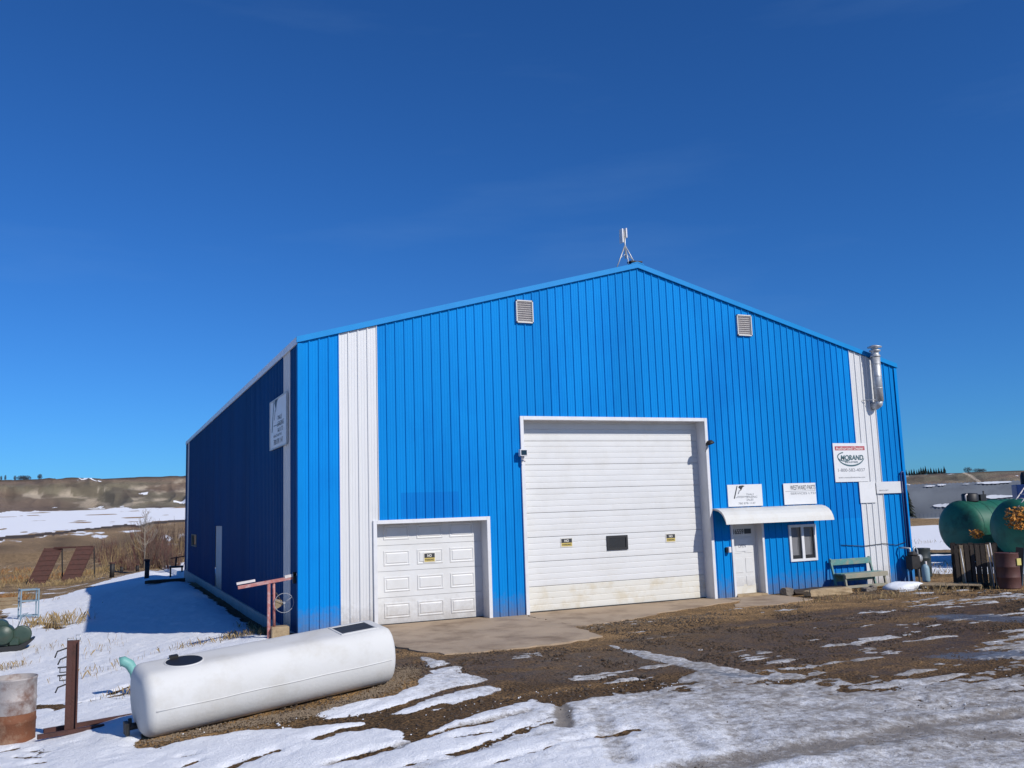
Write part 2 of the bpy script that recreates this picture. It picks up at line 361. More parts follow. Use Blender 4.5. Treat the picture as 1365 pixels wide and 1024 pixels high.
class MB:
    def __init__(self): self.v, self.f, self.s = [], [], []
    def quad_strip(self): pass
    def add(self, vs, fs, smooth=False):
        k = len(self.v); self.v += [tuple(p) for p in vs]
        for f in fs: self.f.append(tuple(i + k for i in f)); self.s.append(smooth)
        return self
    def box(self, a, b, M=None):
        (x0, y0, z0), (x1, y1, z1) = a, b
        vs = [Vector(p) for p in ((x0, y0, z0), (x1, y0, z0), (x1, y1, z0), (x0, y1, z0), (x0, y0, z1), (x1, y0, z1), (x1, y1, z1), (x0, y1, z1))]
        if M is not None: vs = [M @ p for p in vs]
        return self.add(vs, [(0, 3, 2, 1), (4, 5, 6, 7), (0, 1, 5, 4), (1, 2, 6, 5), (2, 3, 7, 6), (3, 0, 4, 7)])
    def beam(self, p, q, w, h, up=(0, 0, 1)):
        p, q = Vector(p), Vector(q); d = (q - p); L = d.length; d.normalize()
        u = Vector(up); s = d.cross(u)
        if s.length < 1e-4: s = d.cross(Vector((0, 1, 0)))
        s.normalize(); u = s.cross(d)
        M = Matrix(((s.x, d.x, u.x, p.x), (s.y, d.y, u.y, p.y), (s.z, d.z, u.z, p.z), (0, 0, 0, 1)))
        return self.box((-w / 2, 0, -h / 2), (w / 2, L, h / 2), M)
    def tube(self, pts, r, n=8, caps=True, smooth=True):
        pts = [Vector(p) for p in pts]
        rs = r if isinstance(r, (list, tuple)) else [r] * len(pts)
        base = len(self.v); ref = None
        for i, p in enumerate(pts):
            d = (pts[min(i + 1, len(pts) - 1)] - pts[max(i - 1, 0)]).normalized()
            if ref is None:
                ref = d.cross(Vector((0, 0, 1)))
                if ref.length < 0.05: ref = d.cross(Vector((0, 1, 0)))
            ref = (ref - d * ref.dot(d)); ref.normalize(); e = d.cross(ref)
            for k in range(n):
                a = 2 * math.pi * k / n
                self.v.append(tuple(p + (ref * math.cos(a) + e * math.sin(a)) * rs[i]))
        for i in range(len(pts) - 1):
            for k in range(n):
                a, b = base + i * n + k, base + i * n + (k + 1) % n
                self.f.append((a, b, b + n, a + n)); self.s.append(smooth)
        if caps:
            self.f.append(tuple(base + k for k in reversed(range(n)))); self.s.append(False)
            e0 = base + (len(pts) - 1) * n
            self.f.append(tuple(e0 + k for k in range(n))); self.s.append(False)
        return self
    def lathe(self, prof, n=24, M=None, smooth=True, a0=0.0, a1=2 * math.pi):
        base = len(self.v); full = abs(a1 - a0 - 2 * math.pi) < 1e-6
        for (r, z) in prof:
            for k in range(n):
                a = a0 + (a1 - a0) * k / (n if full else n - 1)
                p = Vector((r * math.cos(a), r * math.sin(a), z))
                self.v.append(tuple(M @ p if M is not None else p))
        for i in range(len(prof) - 1):
            for k in range(n if full else n - 1):
                a, b = base + i * n + k, base + i * n + (k + 1) % n
                self.f.append((a, b, b + n, a + n)); self.s.append(smooth)
        return self
    def prism(self, poly, ext):
        """poly: list of 3D points of a planar outline, ext: extrusion vector"""
        k = len(poly); e = Vector(ext)
        vs = [Vector(p) for p in poly] + [Vector(p) + e for p in poly]
        fs = [tuple(reversed(range(k))), tuple(range(k, 2 * k))] + [(i, (i + 1) % k, k + (i + 1) % k, k + i) for i in range(k)]
        return self.add(vs, fs)
    def mesh(self, name, m, bevel=0.0):
        me = bpy.data.meshes.new(name); me.from_pydata(self.v, [], self.f)
        bm = bmesh.new(); bm.from_mesh(me); bmesh.ops.recalc_face_normals(bm, faces=bm.faces)
        if bevel: bmesh.ops.bevel(bm, geom=list(bm.edges), offset=bevel, segments=1, affect='EDGES', clamp_overlap=True)
        bm.to_mesh(me); bm.free()
        if not bevel: me.polygons.foreach_set('use_smooth', self.s)
        me.materials.append(m); me.update(); return me
    def build(self, name, m, parent=None, loc=None, bevel=0.0):
        return link(name, self.mesh(name, m, bevel), parent, loc)

def text_mesh(name, body, m, parent, origin, xdir, ydir, width, height, align='L', shear=0.0, proud=0.003, bold=0.0):
    cu = bpy.data.curves.new('txt', 'FONT'); cu.body = body; cu.size = 1; cu.shear = shear; cu.offset = bold
    ob = bpy.data.objects.new('txt', cu); col.objects.link(ob)
    dg = bpy.context.evaluated_depsgraph_get()
    me = bpy.data.meshes.new_from_object(ob.evaluated_get(dg)); bpy.data.objects.remove(ob)
    co = np.array([v.co[:] for v in me.vertices])
    mn, mx = co.min(0), co.max(0)
    xd, yd = Vector(xdir), Vector(ydir); nrm = xd.cross(yd)
    sx, sy = width / (mx[0] - mn[0]), height / (mx[1] - mn[1])
    for v, c in zip(me.vertices, co):
        v.co = Vector(origin) + xd * ((c[0] - mn[0]) * sx) + yd * ((c[1] - mn[1]) * sy) + nrm * proud
    me.materials.clear(); me.materials.append(m); me.name = name
    return link(name, me, parent)

# ------------------------------------------------------------------ ground sheet of the yard
def pxpoly(pts): return np.array([G(x, y)[:2] for x, y in pts])
def seg_dist(X, Y, a, b):
    d = b - a; L2 = max(1e-9, float(d @ d))
    t = np.clip(((X - a[0]) * d[0] + (Y - a[1]) * d[1]) / L2, 0, 1)
    return np.hypot(X - a[0] - t * d[0], Y - a[1] - t * d[1])
def poly_sd(X, Y, poly):
    """signed distance, positive inside"""
    ins = np.zeros(X.shape, bool); dd = np.full(X.shape, 1e9)
    for i in range(len(poly)):
        a, b = poly[i], poly[(i + 1) % len(poly)]
        dd = np.minimum(dd, seg_dist(X, Y, a, b))
        c = ((a[1] > Y) != (b[1] > Y))
        with np.errstate(divide='ignore', invalid='ignore'):
            ins ^= c & (X < (b[0] - a[0]) * (Y - a[1]) / (b[1] - a[1] + 1e-12) + a[0])
    return np.where(ins, dd, -dd)
def line_dist(X, Y, pts):
    dd = np.full(X.shape, 1e9)
    for i in range(len(pts) - 1): dd = np.minimum(dd, seg_dist(X, Y, pts[i], pts[i + 1]))
    return dd

MUD = [(1420, 772), (1210, 772), (1000, 786), (700, 812), (520, 832), (470, 850), (380, 890), (250, 930), (195, 975), (178, 996), (208, 997), (244, 987), (305, 976), (364, 970),
       (436, 965), (480, 962), (520, 972), (551, 984), (597, 964), (650, 946), (705, 930), (741, 941), (800, 930), (880, 922), (960, 916), (1040, 912), (1130, 918),
       (1180, 926), (1250, 922), (1320, 912), (1365, 903), (1420, 890)]
TONGUES = [[(411, 949), (520, 929), (554, 914), (572, 894), (597, 888), (615, 887), (621, 896), (652, 906), (640, 911), (600, 917), (570, 928), (538, 938), (508, 947), (472, 954), (439, 958)],
           [(523, 952), (575, 932), (609, 922), (643, 916), (676, 918), (650, 927), (612, 936), (585, 946), (560, 950)],
           [(803, 858), (880, 872), (960, 888), (1040, 905), (940, 897), (860, 878)],
           [(905, 905), (950, 890), (1000, 905), (960, 915)],
           [(1190, 778), (1222, 776), (1228, 786), (1200, 790)],
           [(560, 876), (585, 880), (600, 884), (575, 890)]]
DARK_STROKES = [([(545, 984), (600, 962), (705, 930)], .07), ([(300, 1026), (335, 1012), (368, 1002)], .06), ([(440, 1016), (560, 984), (700, 950)], .018),
                ([(600, 1012), (660, 985), (735, 958)], .02), ([(520, 1026), (640, 994), (740, 962)], .015), ([(420, 986), (460, 972), (500, 968)], .09),
                ([(500, 962), (560, 950), (590, 940)], .10), ([(640, 1024), (760, 990), (850, 972)], .012), ([(610, 985), (650, 978)], .05),
                ([(0, 1002), (20, 998)], .10), ([(45, 1000), (62, 1003)], .05), ([(20, 1010), (50, 1012)], .03), ([(45, 1021), (60, 1019)], .05),
                ([(250, 1008), (262, 1006)], .03), ([(250, 1020), (262, 1016)], .03), ([(48, 940), (90, 942), (130, 933), (180, 922)], .10),
                ([(150, 925), (178, 915)], .12), ([(45, 943), (85, 945)], .07), ([(700, 846), (760, 850), (840, 835)], .05),
                ([(40, 829), (80, 834), (95, 832)], .16), ([(60, 836), (85, 838)], .13)]
GREY_STROKES = [([(1380, 985), (1250, 975), (1130, 990), (1010, 1010), (900, 1030)], .28, .75), ([(1080, 1004), (1220, 970), (1365, 948)], .22, .8), ([(955, 935), (985, 970), (1000, 1000)], .20, .55),
                ([(795, 945), (815, 980), (830, 1015)], .16, .5), ([(750, 940), (752, 968)], .10, 1.0), ([(860, 930), (900, 960), (930, 1000)], .15, .45), ([(1040, 940), (1200, 950), (1380, 930)], .25, .6),
                ([(440, 1018), (560, 986), (705, 948)], .08, .6), ([(560, 1024), (680, 988), (800, 962)], .12, .35), ([(1150, 1024), (1260, 1005), (1380, 1000)], .3, .5)]
ICE = [[(1225, 822), (1270, 817), (1320, 819), (1400, 824), (1400, 832), (1300, 828), (1250, 826)], [(1220, 877), (1260, 870), (1320, 867), (1400, 868), (1400, 877), (1300, 881)],
       [(905, 890), (980, 897), (1050, 905), (980, 908)]]

def axis_lines(segs):
    out = []
    for a, b, st in segs: out += list(np.arange(a, b - 1e-6, st))
    out.append(segs[-1][1]); return np.array(out)
xs = axis_lines([(-3000, -600, 400), (-600, -100, 50), (-100, -40, 6), (-40, -14, 1.0), (-14, -7, 0.2), (-7, 6, 0.055), (6, 20, 0.08), (20, 34, 0.4), (34, 100, 3), (100, 600, 50), (600, 3000, 400)])
ys = axis_lines([(-3000, -600, 400), (-600, -100, 50), (-100, -30, 6), (-30, -16, 0.5), (-16, -2, 0.055), (-2, 4, 0.1), (4, 34, 0.2), (34, 70, 0.6), (70, 100, 3), (100, 600, 50), (600, 3000, 400)])
X, Y = np.meshgrid(xs, ys)
shape = X.shape
X, Y = X.ravel(), Y.ravel()
R_ = np.hypot(X - CAM[0], Y - CAM[1]); AZ = np.degrees(np.arctan2(X - CAM[0], Y - CAM[1]))
near = (R_ < 60)
SA = np.array(G(820, 960)[:2]) - np.array(G(1365, 880)[:2]); SA = SA / np.linalg.norm(SA)
U_, V_ = X * SA[0] + Y * SA[1], -X * SA[1] + Y * SA[0]
strk = fbm(U_ * .35, V_ * 2.2, 5, 101); n4 = fbm(X * 8, Y * 8, 3, 107)
n1, n2, n3 = fbm(X * .9, Y * .9, 5, 3), fbm(X * 3.1, Y * 3.1, 4, 11), fbm(X * .25, Y * .25, 3, 21)
mud = pxpoly(MUD)
sd = poly_sd(X, Y, mud)
soft = 0.16 + 1.5 * sstep(1.0, 5.0, X + 0.15 * Y)
S = np.clip(-sd / soft, -1, 1.0)
S = S + (n1 - .5) * 0.8 * sstep(.0, 4.0, X) * sstep(3.5, 1.0, np.abs(sd)) + (n2 - .5) * 0.5 + (n4 - .5) * .5
zone = sstep(1.0, 3.5, X) * sstep(4.2, 1.0, sd) * sstep(-2.2, -.3, sd)
S = S + zone * ((strk - .5) * 2.6 + (n4 - .5) * 1.0)
strk2 = fbm(U_ * 1.0 + 40, V_ * 4.2, 5, 131)
thr = np.interp(sd, [-.5, 0, 1.5, 3.5, 6.5], [.50, .54, .62, .71, .84])
S = np.where((sd > -.5) & (X > 2.5) & (Y < -2.2), np.maximum(S, (strk2 - thr) * 7 + (n4 - .5) * 1.8), S)
for t in TONGUES:
    S = np.maximum(S, np.clip(poly_sd(X, Y, pxpoly(t)) / 0.14, -1, 0.8) + (n2 - .5) * .9 + (n4 - .5) * .9)
for pts, w in DARK_STROKES:
    d = line_dist(X, Y, pxpoly(pts)); S = np.minimum(S, (d - w) / 0.10 + (n2 - .5) * 1.4 + (n4 - .5) * 1.4)
# bare strip and weeds along the west wall, thawed ditch
S = np.where((X < 0.3) & (Y > -1) & (Y < 32), np.minimum(S, (-X - 0.42) / .25 + (n2 - .5) * 1.6), S)
# right of the building: trampled bare strip then snow, a dark earth bank, snow again
east = (X > 17.5) & (Y > -6)
Se = np.where(R_ > 33.5, 1.0, -1.0)
Se = np.where((R_ > 44) & (R_ < 48), -0.35, Se)
Se = np.where((R_ > 84) & (R_ < 112), -0.7, Se) + (n1 - .5) * 0.9
S = np.where(east & (AZ > 40), Se, S)
# left rear: brush land beyond the yard edge
west = sstep(-1.5, 1.5, R_ + (n3 - .5) * 8 - np.interp(AZ, [-12, -5, -4.4, -3.4, -.2, 4.7, 8], [34, 41, 47, 52, 63, 82, 84])) * (AZ < 30)
S = np.where(west > 0, np.where(west > .5, -0.32 + (n1 - .5) * 1.1 + 0.9 * (fbm(R_ * .12, AZ * .15, 3, 5) - .45), S), S)
edge = (X < -7.2) & (Y > 12) & (R_ < 42)
S = np.where(edge, 0.15 + (n1 - .5) * 1.8, S)
S = np.where(R_ > 110, np.where(AZ < 25, -.3 + (n1 - .5), .6), S)
S = np.where((Y < -18) | (np.abs(AZ) > 80), 0.7, S)
DIRT = 0.10 + 0.50 * sstep(-.5, 4.5, X + .25 * (Y + 12)) * sstep(2.0, -3.0, Y) + (n1 - .5) * .25
DIRT = np.where(X < -0.5, 0.02 + 0.05 * n1, DIRT)
for pts, w, a in GREY_STROKES:
    d = line_dist(X, Y, pxpoly(pts)); DIRT = np.maximum(DIRT, a * sstep(w * 1.7, w * .4, d + (n2 - .5) * .12))
DIRT = np.where((sd > -0.9) & (X > 1.5), np.maximum(DIRT, .55 * sstep(-1.0, 0.3, sd)), DIRT)
DIRT = np.where(east & (AZ > 40), 0.05, DIRT)
ICEA = np.zeros_like(X)
for t in ICE: ICEA = np.maximum(ICEA, np.clip(.5 + poly_sd(X, Y, pxpoly(t)) / 0.5, 0, 1))
dry = np.maximum(sstep(5.0, 0.8, np.abs(Y + 1.0)) * (X > 5) * .75, sstep(1.0, .25, line_dist(X, Y, pxpoly([(190, 985), (360, 955), (520, 912)]))) * .95)
dry = np.maximum(dry, sstep(1.2, .2, line_dist(X, Y, pxpoly([(540, 868), (760, 858), (830, 842), (930, 818)]))) * .6)
dry = np.clip(dry + (n1 - .5) * .5 + np.clip(strk - .5, -.2, 1) * 1.3 * (X > 1), 0, 1)
WET = np.clip((1 - dry) * .75 * sstep(.2, 1.5, sd), 0, 1)
bare = np.array([0.088, 0.053, 0.024])[None] * (1 - dry)[:, None] + np.array([0.27, 0.17, 0.078])[None] * dry[:, None]
veg = np.array([0.215, 0.15, 0.082])[None] * (.35 + 1.3 * n1)[:, None]
wv = ((R_ > 42) | edge).astype(float)[:, None]
bare = bare * (1 - wv) + veg * wv
RAG = np.where(X < -0.5, 1.0, 1.3)
# relief: snow has thickness, tracks are pressed in, mud is rutted
Z = gz(X, Y)
Z = np.where(R_ > 150, -6.0, Z)
fine = near.astype(float)
Z = Z + fine * (0.030 * np.clip(S, -.4, 1) * (1 - .5 * np.clip(DIRT, 0, 1)) + (n1 - .5) * .05 + (n2 - .5) * .034 * (1 - ICEA) + (n4 - .5) * .016 * (1 - ICEA))
Z = Z + fine * (n3 - .5) * .10 * sstep(0, -1.5, X)
rut = np.zeros_like(X)
for pts, w, a in GREY_STROKES: rut = np.maximum(rut, a * sstep(w * 1.3, w * .3, line_dist(X, Y, pxpoly(pts))))
Z = Z - .035 * rut
inside = (X > 0.1) & (X < 18.2) & (Y > 0.1) & (Y < 30)
Z = np.where(inside, -0.3, Z)
wallnear = (X > -.1) & (X < 18.4) & (Y > -1.6) & (Y <= .1)
Z = np.where(wallnear, np.minimum(Z, -0.012), Z)
slabz = (X > 1.4) & (X < 5.3) & (Y > -4.2) & (Y < 0)
Z = np.where(slabz, np.minimum(Z, -.01), Z)

def grid_object(name, verts, shape, attrs, m):
    ny, nx = shape
    idx = np.arange(nx * ny).reshape(ny, nx)
    q = np.stack([idx[:-1, :-1], idx[:-1, 1:], idx[1:, 1:], idx[1:, :-1]], -1).reshape(-1, 4)
    me = bpy.data.meshes.new(name)
    me.vertices.add(len(verts)); me.vertices.foreach_set('co', verts.astype(np.float32).ravel())
    me.loops.add(q.size); me.loops.foreach_set('vertex_index', q.astype(np.int32).ravel())
    me.polygons.add(len(q)); me.polygons.foreach_set('loop_start', np.arange(0, q.size, 4, dtype=np.int32))
    me.polygons.foreach_set('use_smooth', np.ones(len(q), bool))
    me.update(calc_edges=True)
    for k, a in attrs.items():
        if a.ndim == 1:
            t = me.attributes.new(k, 'FLOAT', 'POINT'); t.data.foreach_set('value', a.astype(np.float32))
        else:
            t = me.attributes.new(k, 'FLOAT_COLOR', 'POINT')
            t.data.foreach_set('color', np.concatenate([a, np.ones((len(a), 1))], 1).astype(np.float32).ravel())
    me.materials.append(m); me.update()
    return link(name, me)
g = grid_object('ground', np.stack([X, Y, Z], 1), shape, dict(snow=S, dirt=DIRT, ice=ICEA, wet=WET, bare=bare, rag=RAG), GROUND)
tag(g, kind='structure')

# ------------------------------------------------------------------ far fields and valley hills
az = np.concatenate([np.arange(-30, -8, .4), np.arange(-8, 7, .035), np.arange(7, 45, .4), np.arange(45, 57, .045), np.arange(57, 80.1, .4)])
rr = np.concatenate([np.arange(118, 300, 7), np.arange(300, 560, 9), np.arange(560, 800, 3.0), np.arange(800, 1300, 50)])
A, Rr = np.meshgrid(az, rr)
hshape = A.shape
A, Rr = A.ravel(), Rr.ravel()
w = sstep(15, 40, A)
arc = np.radians(A) * 700
top = 35.2 * (1 - w) + 17.4 * w
ridge = 1 - np.abs(2 * fbm(arc / 62 + 3 * vnoise(Rr / 60, arc / 200, 9), Rr / 300, 4, 31) - 1)
ridge2 = 1 - np.abs(2 * fbm(arc / 18, Rr / 70, 3, 37) - 1)
shift = (ridge - .72) * 110 + (ridge2 - .7) * 26
Rs = np.where(Rr > 540, Rr + shift * sstep(540, 600, Rr) * sstep(860, 730, Rr), Rr)
zf = np.interp(Rs, Z_TAB_R, Z_TAB_L) * (1 - w) + np.interp(Rs, Z_TAB_R, Z_TAB_RR) * w
k1 = fbm(arc / 25, Rr / 25, 4, 41)
zf = zf + (k1 - .5) * np.where(Rr > 580, 1.8, 0.25) * sstep(800, 740, Rr)
zf = np.where(Rr < 125, zf - 1.5 * (125 - Rr) / 7, zf)
zf = np.where(Rr > 800, zf - (Rr - 800) * .02, zf)
bank = 176 + (A + 5) / 9.6 * 100
bank = np.clip(bank, 170, 300) + (fbm(A * 1.5, A * 0, 3, 51) - .5) * 30
base_r = 560 + (fbm(A * 1.1, A * 0, 3, 53) - .5) * 50
streak = fbm(A * .55, Rr * .035, 4, 57)
SH = np.where((Rs > bank) & (Rr < base_r), 0.75 - 1.6 * np.clip(streak - .56, 0, 1) * 5, -0.8)
SH = np.where((Rr < bank) & (Rr > 120), -0.5 + 2.2 * (streak - .45) + .6 * (fbm(A * 3, Rr * .1, 3, 59) - .5), SH)
gully = (ridge < .40) & (zf < np.where(w > .5, 12, 20)) & (Rr >= base_r)
SH = np.where(gully, .35 + (k1 - .5) * 3.0, SH)
SH = np.where((w > .5) & (Rr < 560), .7 - 3 * np.clip(streak - .5, 0, 1), SH)
spots = fbm(arc / 14, Rr / 22, 3, 61)
SH = np.where((Rr > base_r) & (spots > .775), .4, SH)
az_px = [math.degrees(math.atan2(*ray(q, 640)[:2])) for q in (1286, 1310)]
c1, c2, c3 = fbm(arc / 40, zf / 7, 4, 71), fbm(arc / 11, zf / 3.0, 4, 73), fbm(arc / 90, zf / 12, 3, 79)
brown, tan_, olive, dark = (np.array(c) for c in ((0.155, 0.118, 0.092), (0.34, 0.295, 0.235), (0.15, 0.136, 0.10), (0.062, 0.048, 0.039)))
ft = (sstep(.54, .66, c1) * sstep(.46, .62, c2))[:, None]
fo = sstep(.46, .62, c3)[:, None]
cb = brown * (1 - fo) + olive * fo
cb = cb * (1 - ft) + tan_ * ft
fd = (np.clip(sstep(.5, .28, c2) * .35 + sstep(.62, .45, ridge2) * .45 + sstep(.6, .42, ridge) * .3, 0, 1))[:, None]  # random dark lumps, plus gully shade painted into the slope colour
cb = cb * (1 - fd) + dark * 1.3 * fd
ftop = (sstep(.90, .97, zf / top))[:, None]
cb = cb * (1 - ftop) + dark * ftop
trk = np.abs(A - np.interp(zf, [7, 17], [az_px[1], az_px[0]])) < .10
cb = np.where((trk & (w > .5) & (zf > 7))[:, None], tan_ * 1.1, cb)
field = (Rr < base_r)[:, None]
cb = np.where(field, np.array([0.20, 0.14, 0.08]) * (.35 + 1.3 * streak)[:, None], cb)
bk = (np.abs(Rr - bank - 8) < 10)[:, None]
cb = np.where(bk, dark * .9, cb)
SH = np.where(np.abs(Rr - bank - 8) < 10, -.9, SH)
HX, HY = CAM[0] + Rr * np.sin(np.radians(A)), CAM[1] + Rr * np.cos(np.radians(A))
h = grid_object('hills', np.stack([HX, HY, zf], 1), hshape, dict(snow=SH, dirt=np.zeros_like(A), ice=np.zeros_like(A), wet=np.zeros_like(A), bare=cb, rag=np.full_like(A, .5)), GROUND)
tag(h, kind='structure')
def hill_z(a, r):
    i = int(np.argmin(np.abs(az - a))); c = zf.reshape(hshape)[:, i]; return float(np.interp(r, rr, c))

# ------------------------------------------------------------------ the blue metal building
W, L, HE, HP, RIB = 18.288, 30.48, 6.507, 8.957, 0.2286
bld = empty('metal_building', (0, 0, 0))
tag(bld, 'large blue ribbed metal workshop with white stripes and white overhead doors', 'building')
SLOPE = (HP - HE) / (W / 2)
def gable(x): return HE + SLOPE * min(x, W - x)

def rib_profile(rib):
    """(offset along the wall, outward height) over one rib spacing, the major rib sits on the spacing line"""
    p = [(0.0, .026), (.012, .026), (.028, 0)]
    for c in (.080, .1486):
        p += [(c - .012, 0), (c - .005, .004), (c + .005, .004), (c + .012, 0)]
    p += [(rib - .028, 0), (rib - .012, .026), (rib, .026)]
    return [(a * 1.0, h) for a, h in p]
def wall_panels(origin, d, nrm, length, npan, topf, openings, white, zbot=0.0, parent=bld, paint=BLUE):
    origin, d, nrm = Vector(origin), Vector(d), Vector(nrm)
    pw = length / npan; rib = pw / 4
    prof = rib_profile(rib)
    for i in range(npan):
        bx = [(i * pw + k * rib + a, hh) for k in range(4) for a, hh in prof]
        xs_ = sorted(set(round(a, 5) for a, _ in bx) | {round(o[j], 5) for o in openings for j in (0, 1) if i * pw < o[j] < (i + 1) * pw})
        pa = np.array([a for a, _ in bx]); ph = np.array([hh for _, hh in bx])
        m = MB()
        off = [float(np.interp(x, pa, ph)) for x in xs_]
        for x0, x1, h0, h1 in zip(xs_, xs_[1:], off, off[1:]):
            mid = (x0 + x1) / 2
            spans, z = [], zbot
            for o in sorted([o for o in openings if o[0] < mid < o[1]], key=lambda q: q[2]):
                if o[2] > z: spans.append((z, o[2], False))
                z = max(z, o[3])
            spans.append((z, None, True))
            for a, b, t in spans:
                b0, b1 = (topf(x0), topf(x1)) if t else (b, b)
                vs = [origin + d * x0 + nrm * h0 + Vector((0, 0, a)), origin + d * x1 + nrm * h1 + Vector((0, 0, a)),
                      origin + d * x1 + nrm * h1 + Vector((0, 0, b1)), origin + d * x0 + nrm * h0 + Vector((0, 0, b0))]
                m.add(vs, [(0, 1, 2, 3)])
        # slight differences between sheets: each leans or stands proud by a millimetre or two
        o = m.build('wall_panel', WHITE_SHEET if i in white else paint, parent)
        o.location = nrm * random.uniform(-.002, .002)

SD = (1.76, 4.50, 0.0, 2.33)          # small overhead door opening
BD = (5.56, 11.03, 0.0, 4.78)         # large overhead door opening
MD = (11.76, 12.74, 0.0, 2.10)        # man door opening
WN = (13.74, 14.61, 0.89, 1.81)       # window opening
wall_panels((0, 0, 0), (1, 0, 0), (0, -1, 0), W, 20, gable, [SD, BD, MD, WN], {1, 18})
SIDE_DOOR = (14.35, 16.65, -0.3, 2.29)
SIDE_WIN = (24.1, 26.6, 1.30, 1.86)
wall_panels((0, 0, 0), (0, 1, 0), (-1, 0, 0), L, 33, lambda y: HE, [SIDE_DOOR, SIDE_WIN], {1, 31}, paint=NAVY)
wall_panels((W, 0, 0), (0, 1, 0), (1, 0, 0), L, 33, lambda y: HE, [], {1, 31})
wall_panels((0, L, 0), (1, 0, 0), (0, 1, 0), W, 20, gable, [], {1, 18})
# foundation curb
m = MB(); m.box((-.05, .35, -.9), (.03, L + .06, -.006)); m.build('foundation', FOUND, bld)
m = MB(); m.box((W - .03, .35, -.9), (W + .05, L + .06, -.006)); m.build('foundation', FOUND, bld)
# roof slopes with ribs, ridge cap, rake and eave trims
for sgn in (0, 1):
    m = MB(); n_ = 132
    for i in range(n_):
        y0, y1 = -.06 + (L + .12) * i / n_, -.06 + (L + .12) * (i + 1) / n_
        ym = (y0 + y1) / 2
        for a, b, ha, hb in ((y0, y0 + .03, .02, .02), (y0 + .03, y0 + .05, .02, 0), (y0 + .05, y1 - .02, 0, 0), (y1 - .02, y1, 0, .02)):
            e = -.06
            P = lambda u, y, hh: ((u if not sgn else W - u), y, HE + .12 + SLOPE * u + hh)
            m.add([P(e, a, ha), P(W / 2, a, ha), P(W / 2, b, hb), P(e, b, hb)], [(0, 1, 2, 3)])
    m.build('roof_slope', BLUE_TRIM, bld)
    for yy, nm in ((-.062, 'rake_trim'), (L + .03, 'rake_trim')):
        m = MB()
        x0, x1 = (-.065, W / 2) if not sgn else (W + .065, W / 2)
        za, zb = HE - SLOPE * .065, HP
        m.prism([(x0, yy, za), (x1, yy, zb), (x1, yy, zb + .145), (x0, yy, za + .145)], (0, .032, 0))
        m.prism([(x0, yy - .012, za + .006), (x1, yy - .012, zb + .006), (x1, yy - .012, zb + .03), (x0, yy - .012, za + .03)], (0, .011, 0))
        m.build(nm, BLUE_TRIM, bld)
    m = MB(); xw = -.062 if not sgn else W + .03
    m.box((xw, -.02, HE - .03), (xw + .032, L + .02, HE + .13)); m.build('eave_trim', WHITE_TRIM if not sgn else BLUE_TRIM, bld)
m = MB(); m.prism([(W / 2 - .2, -.07, HP + .092), (W / 2, -.07, HP + .147), (W / 2 + .2, -.07, HP + .092), (W / 2 + .2, -.07, HP + .117), (W / 2, -.07, HP + .177), (W / 2 - .2, -.07, HP + .117)], (0, L + .14, 0))
m.build('ridge_cap', BLUE_TRIM, bld)
m = MB(); m.box((W / 2 - .2, -.06, HP + .165), (W / 2 + .16, .16, HP + .20)); m.build('ridge_end_cover', DARKSTEEL, bld)
for (x, sx) in ((0, -1), (W, 1)):
    m = MB()
    m.box((x - .04 if sx < 0 else x - .07, -.042, 0.0), (x + .07 if sx < 0 else x + .04, -.0335, HE - .02))
    m.box((x - .042 if sx < 0 else x + .0335, -.033, 0.0), (x - .0335 if sx < 0 else x + .042, .07, HE - .04))
    m.build('corner_trim', BLUE, bld)
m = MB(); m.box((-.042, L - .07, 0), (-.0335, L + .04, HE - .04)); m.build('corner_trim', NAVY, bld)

def frame_trim(op, w, name, proud=.05, m_=WHITE_TRIM):
    x0, x1, z0, z1 = op
    m = MB()
    m.box((x0 - w, -proud, z0), (x0 + .004, .004, z1 + w)); m.box((x1 - .004, -proud, z0), (x1 + w, .004, z1 + w)); m.box((x0 + .004, -proud, z1 - .004), (x1 - .004, .004, z1 + w))
    return m.build(name, m_, bld, bevel=.006)
def reveal(op, depth, name, m_=WHITE_TRIM):
    x0, x1, z0, z1 = op
    m = MB()
    m.box((x0 - .03, .006, z0), (x0 + .002, depth, z1 + .03)); m.box((x1 - .002, .006, z0), (x1 + .03, depth, z1 + .03)); m.box((x0 + .004, .006, z1 - .002), (x1 - .004, depth, z1 + .03))
    return m.build(name, m_, bld)
D_BIG, D_SMALL, D_MAN = .36, .36, .22
frame_trim(BD, .09, 'door_frame'); reveal(BD, D_BIG + .1, 'door_jamb')
frame_trim(SD, .085, 'door_frame'); reveal(SD, D_SMALL + .1, 'door_jamb')
frame_trim(MD, .07, 'door_frame'); reveal(MD, D_MAN + .1, 'door_jamb')

# large ribbed overhead door
bk_ = MB(); bk_.box((BD[0] - .1, D_BIG + .05, 0.01), (BD[1] + .1, D_BIG + .09, BD[3] + .2))
od = bk_.build('overhead_door', JAMB, bld)
nsec = 8; sh = 4.86 / nsec
for i in range(nsec):
    z0 = .018 + i * sh; m = MB()
    prof = []
    for k in range(4):
        a = z0 + .003 + k * (sh - .006) / 4; b = z0 + .003 + (k + 1) * (sh - .006) / 4
        g0 = .010 if k else .012
        prof += [(D_BIG + g0, a), (D_BIG + .002, a + .012), (D_BIG, a + .06), (D_BIG + .001, b - .012), (D_BIG + .010, b)]
    x0, x1 = BD[0] - .02, BD[1] + .02
    vs = [(x0, y, z) for y, z in prof] + [(x1, y, z) for y, z in prof]
    q = len(prof)
    m.add(vs, [(j, j + 1, q + j + 1, q + j) for j in range(q - 1)])
    o = m.build('door_section', DOOR_CREAM if i == 0 else DOOR_W, od)
    o.location.y = random.uniform(-.003, .003)
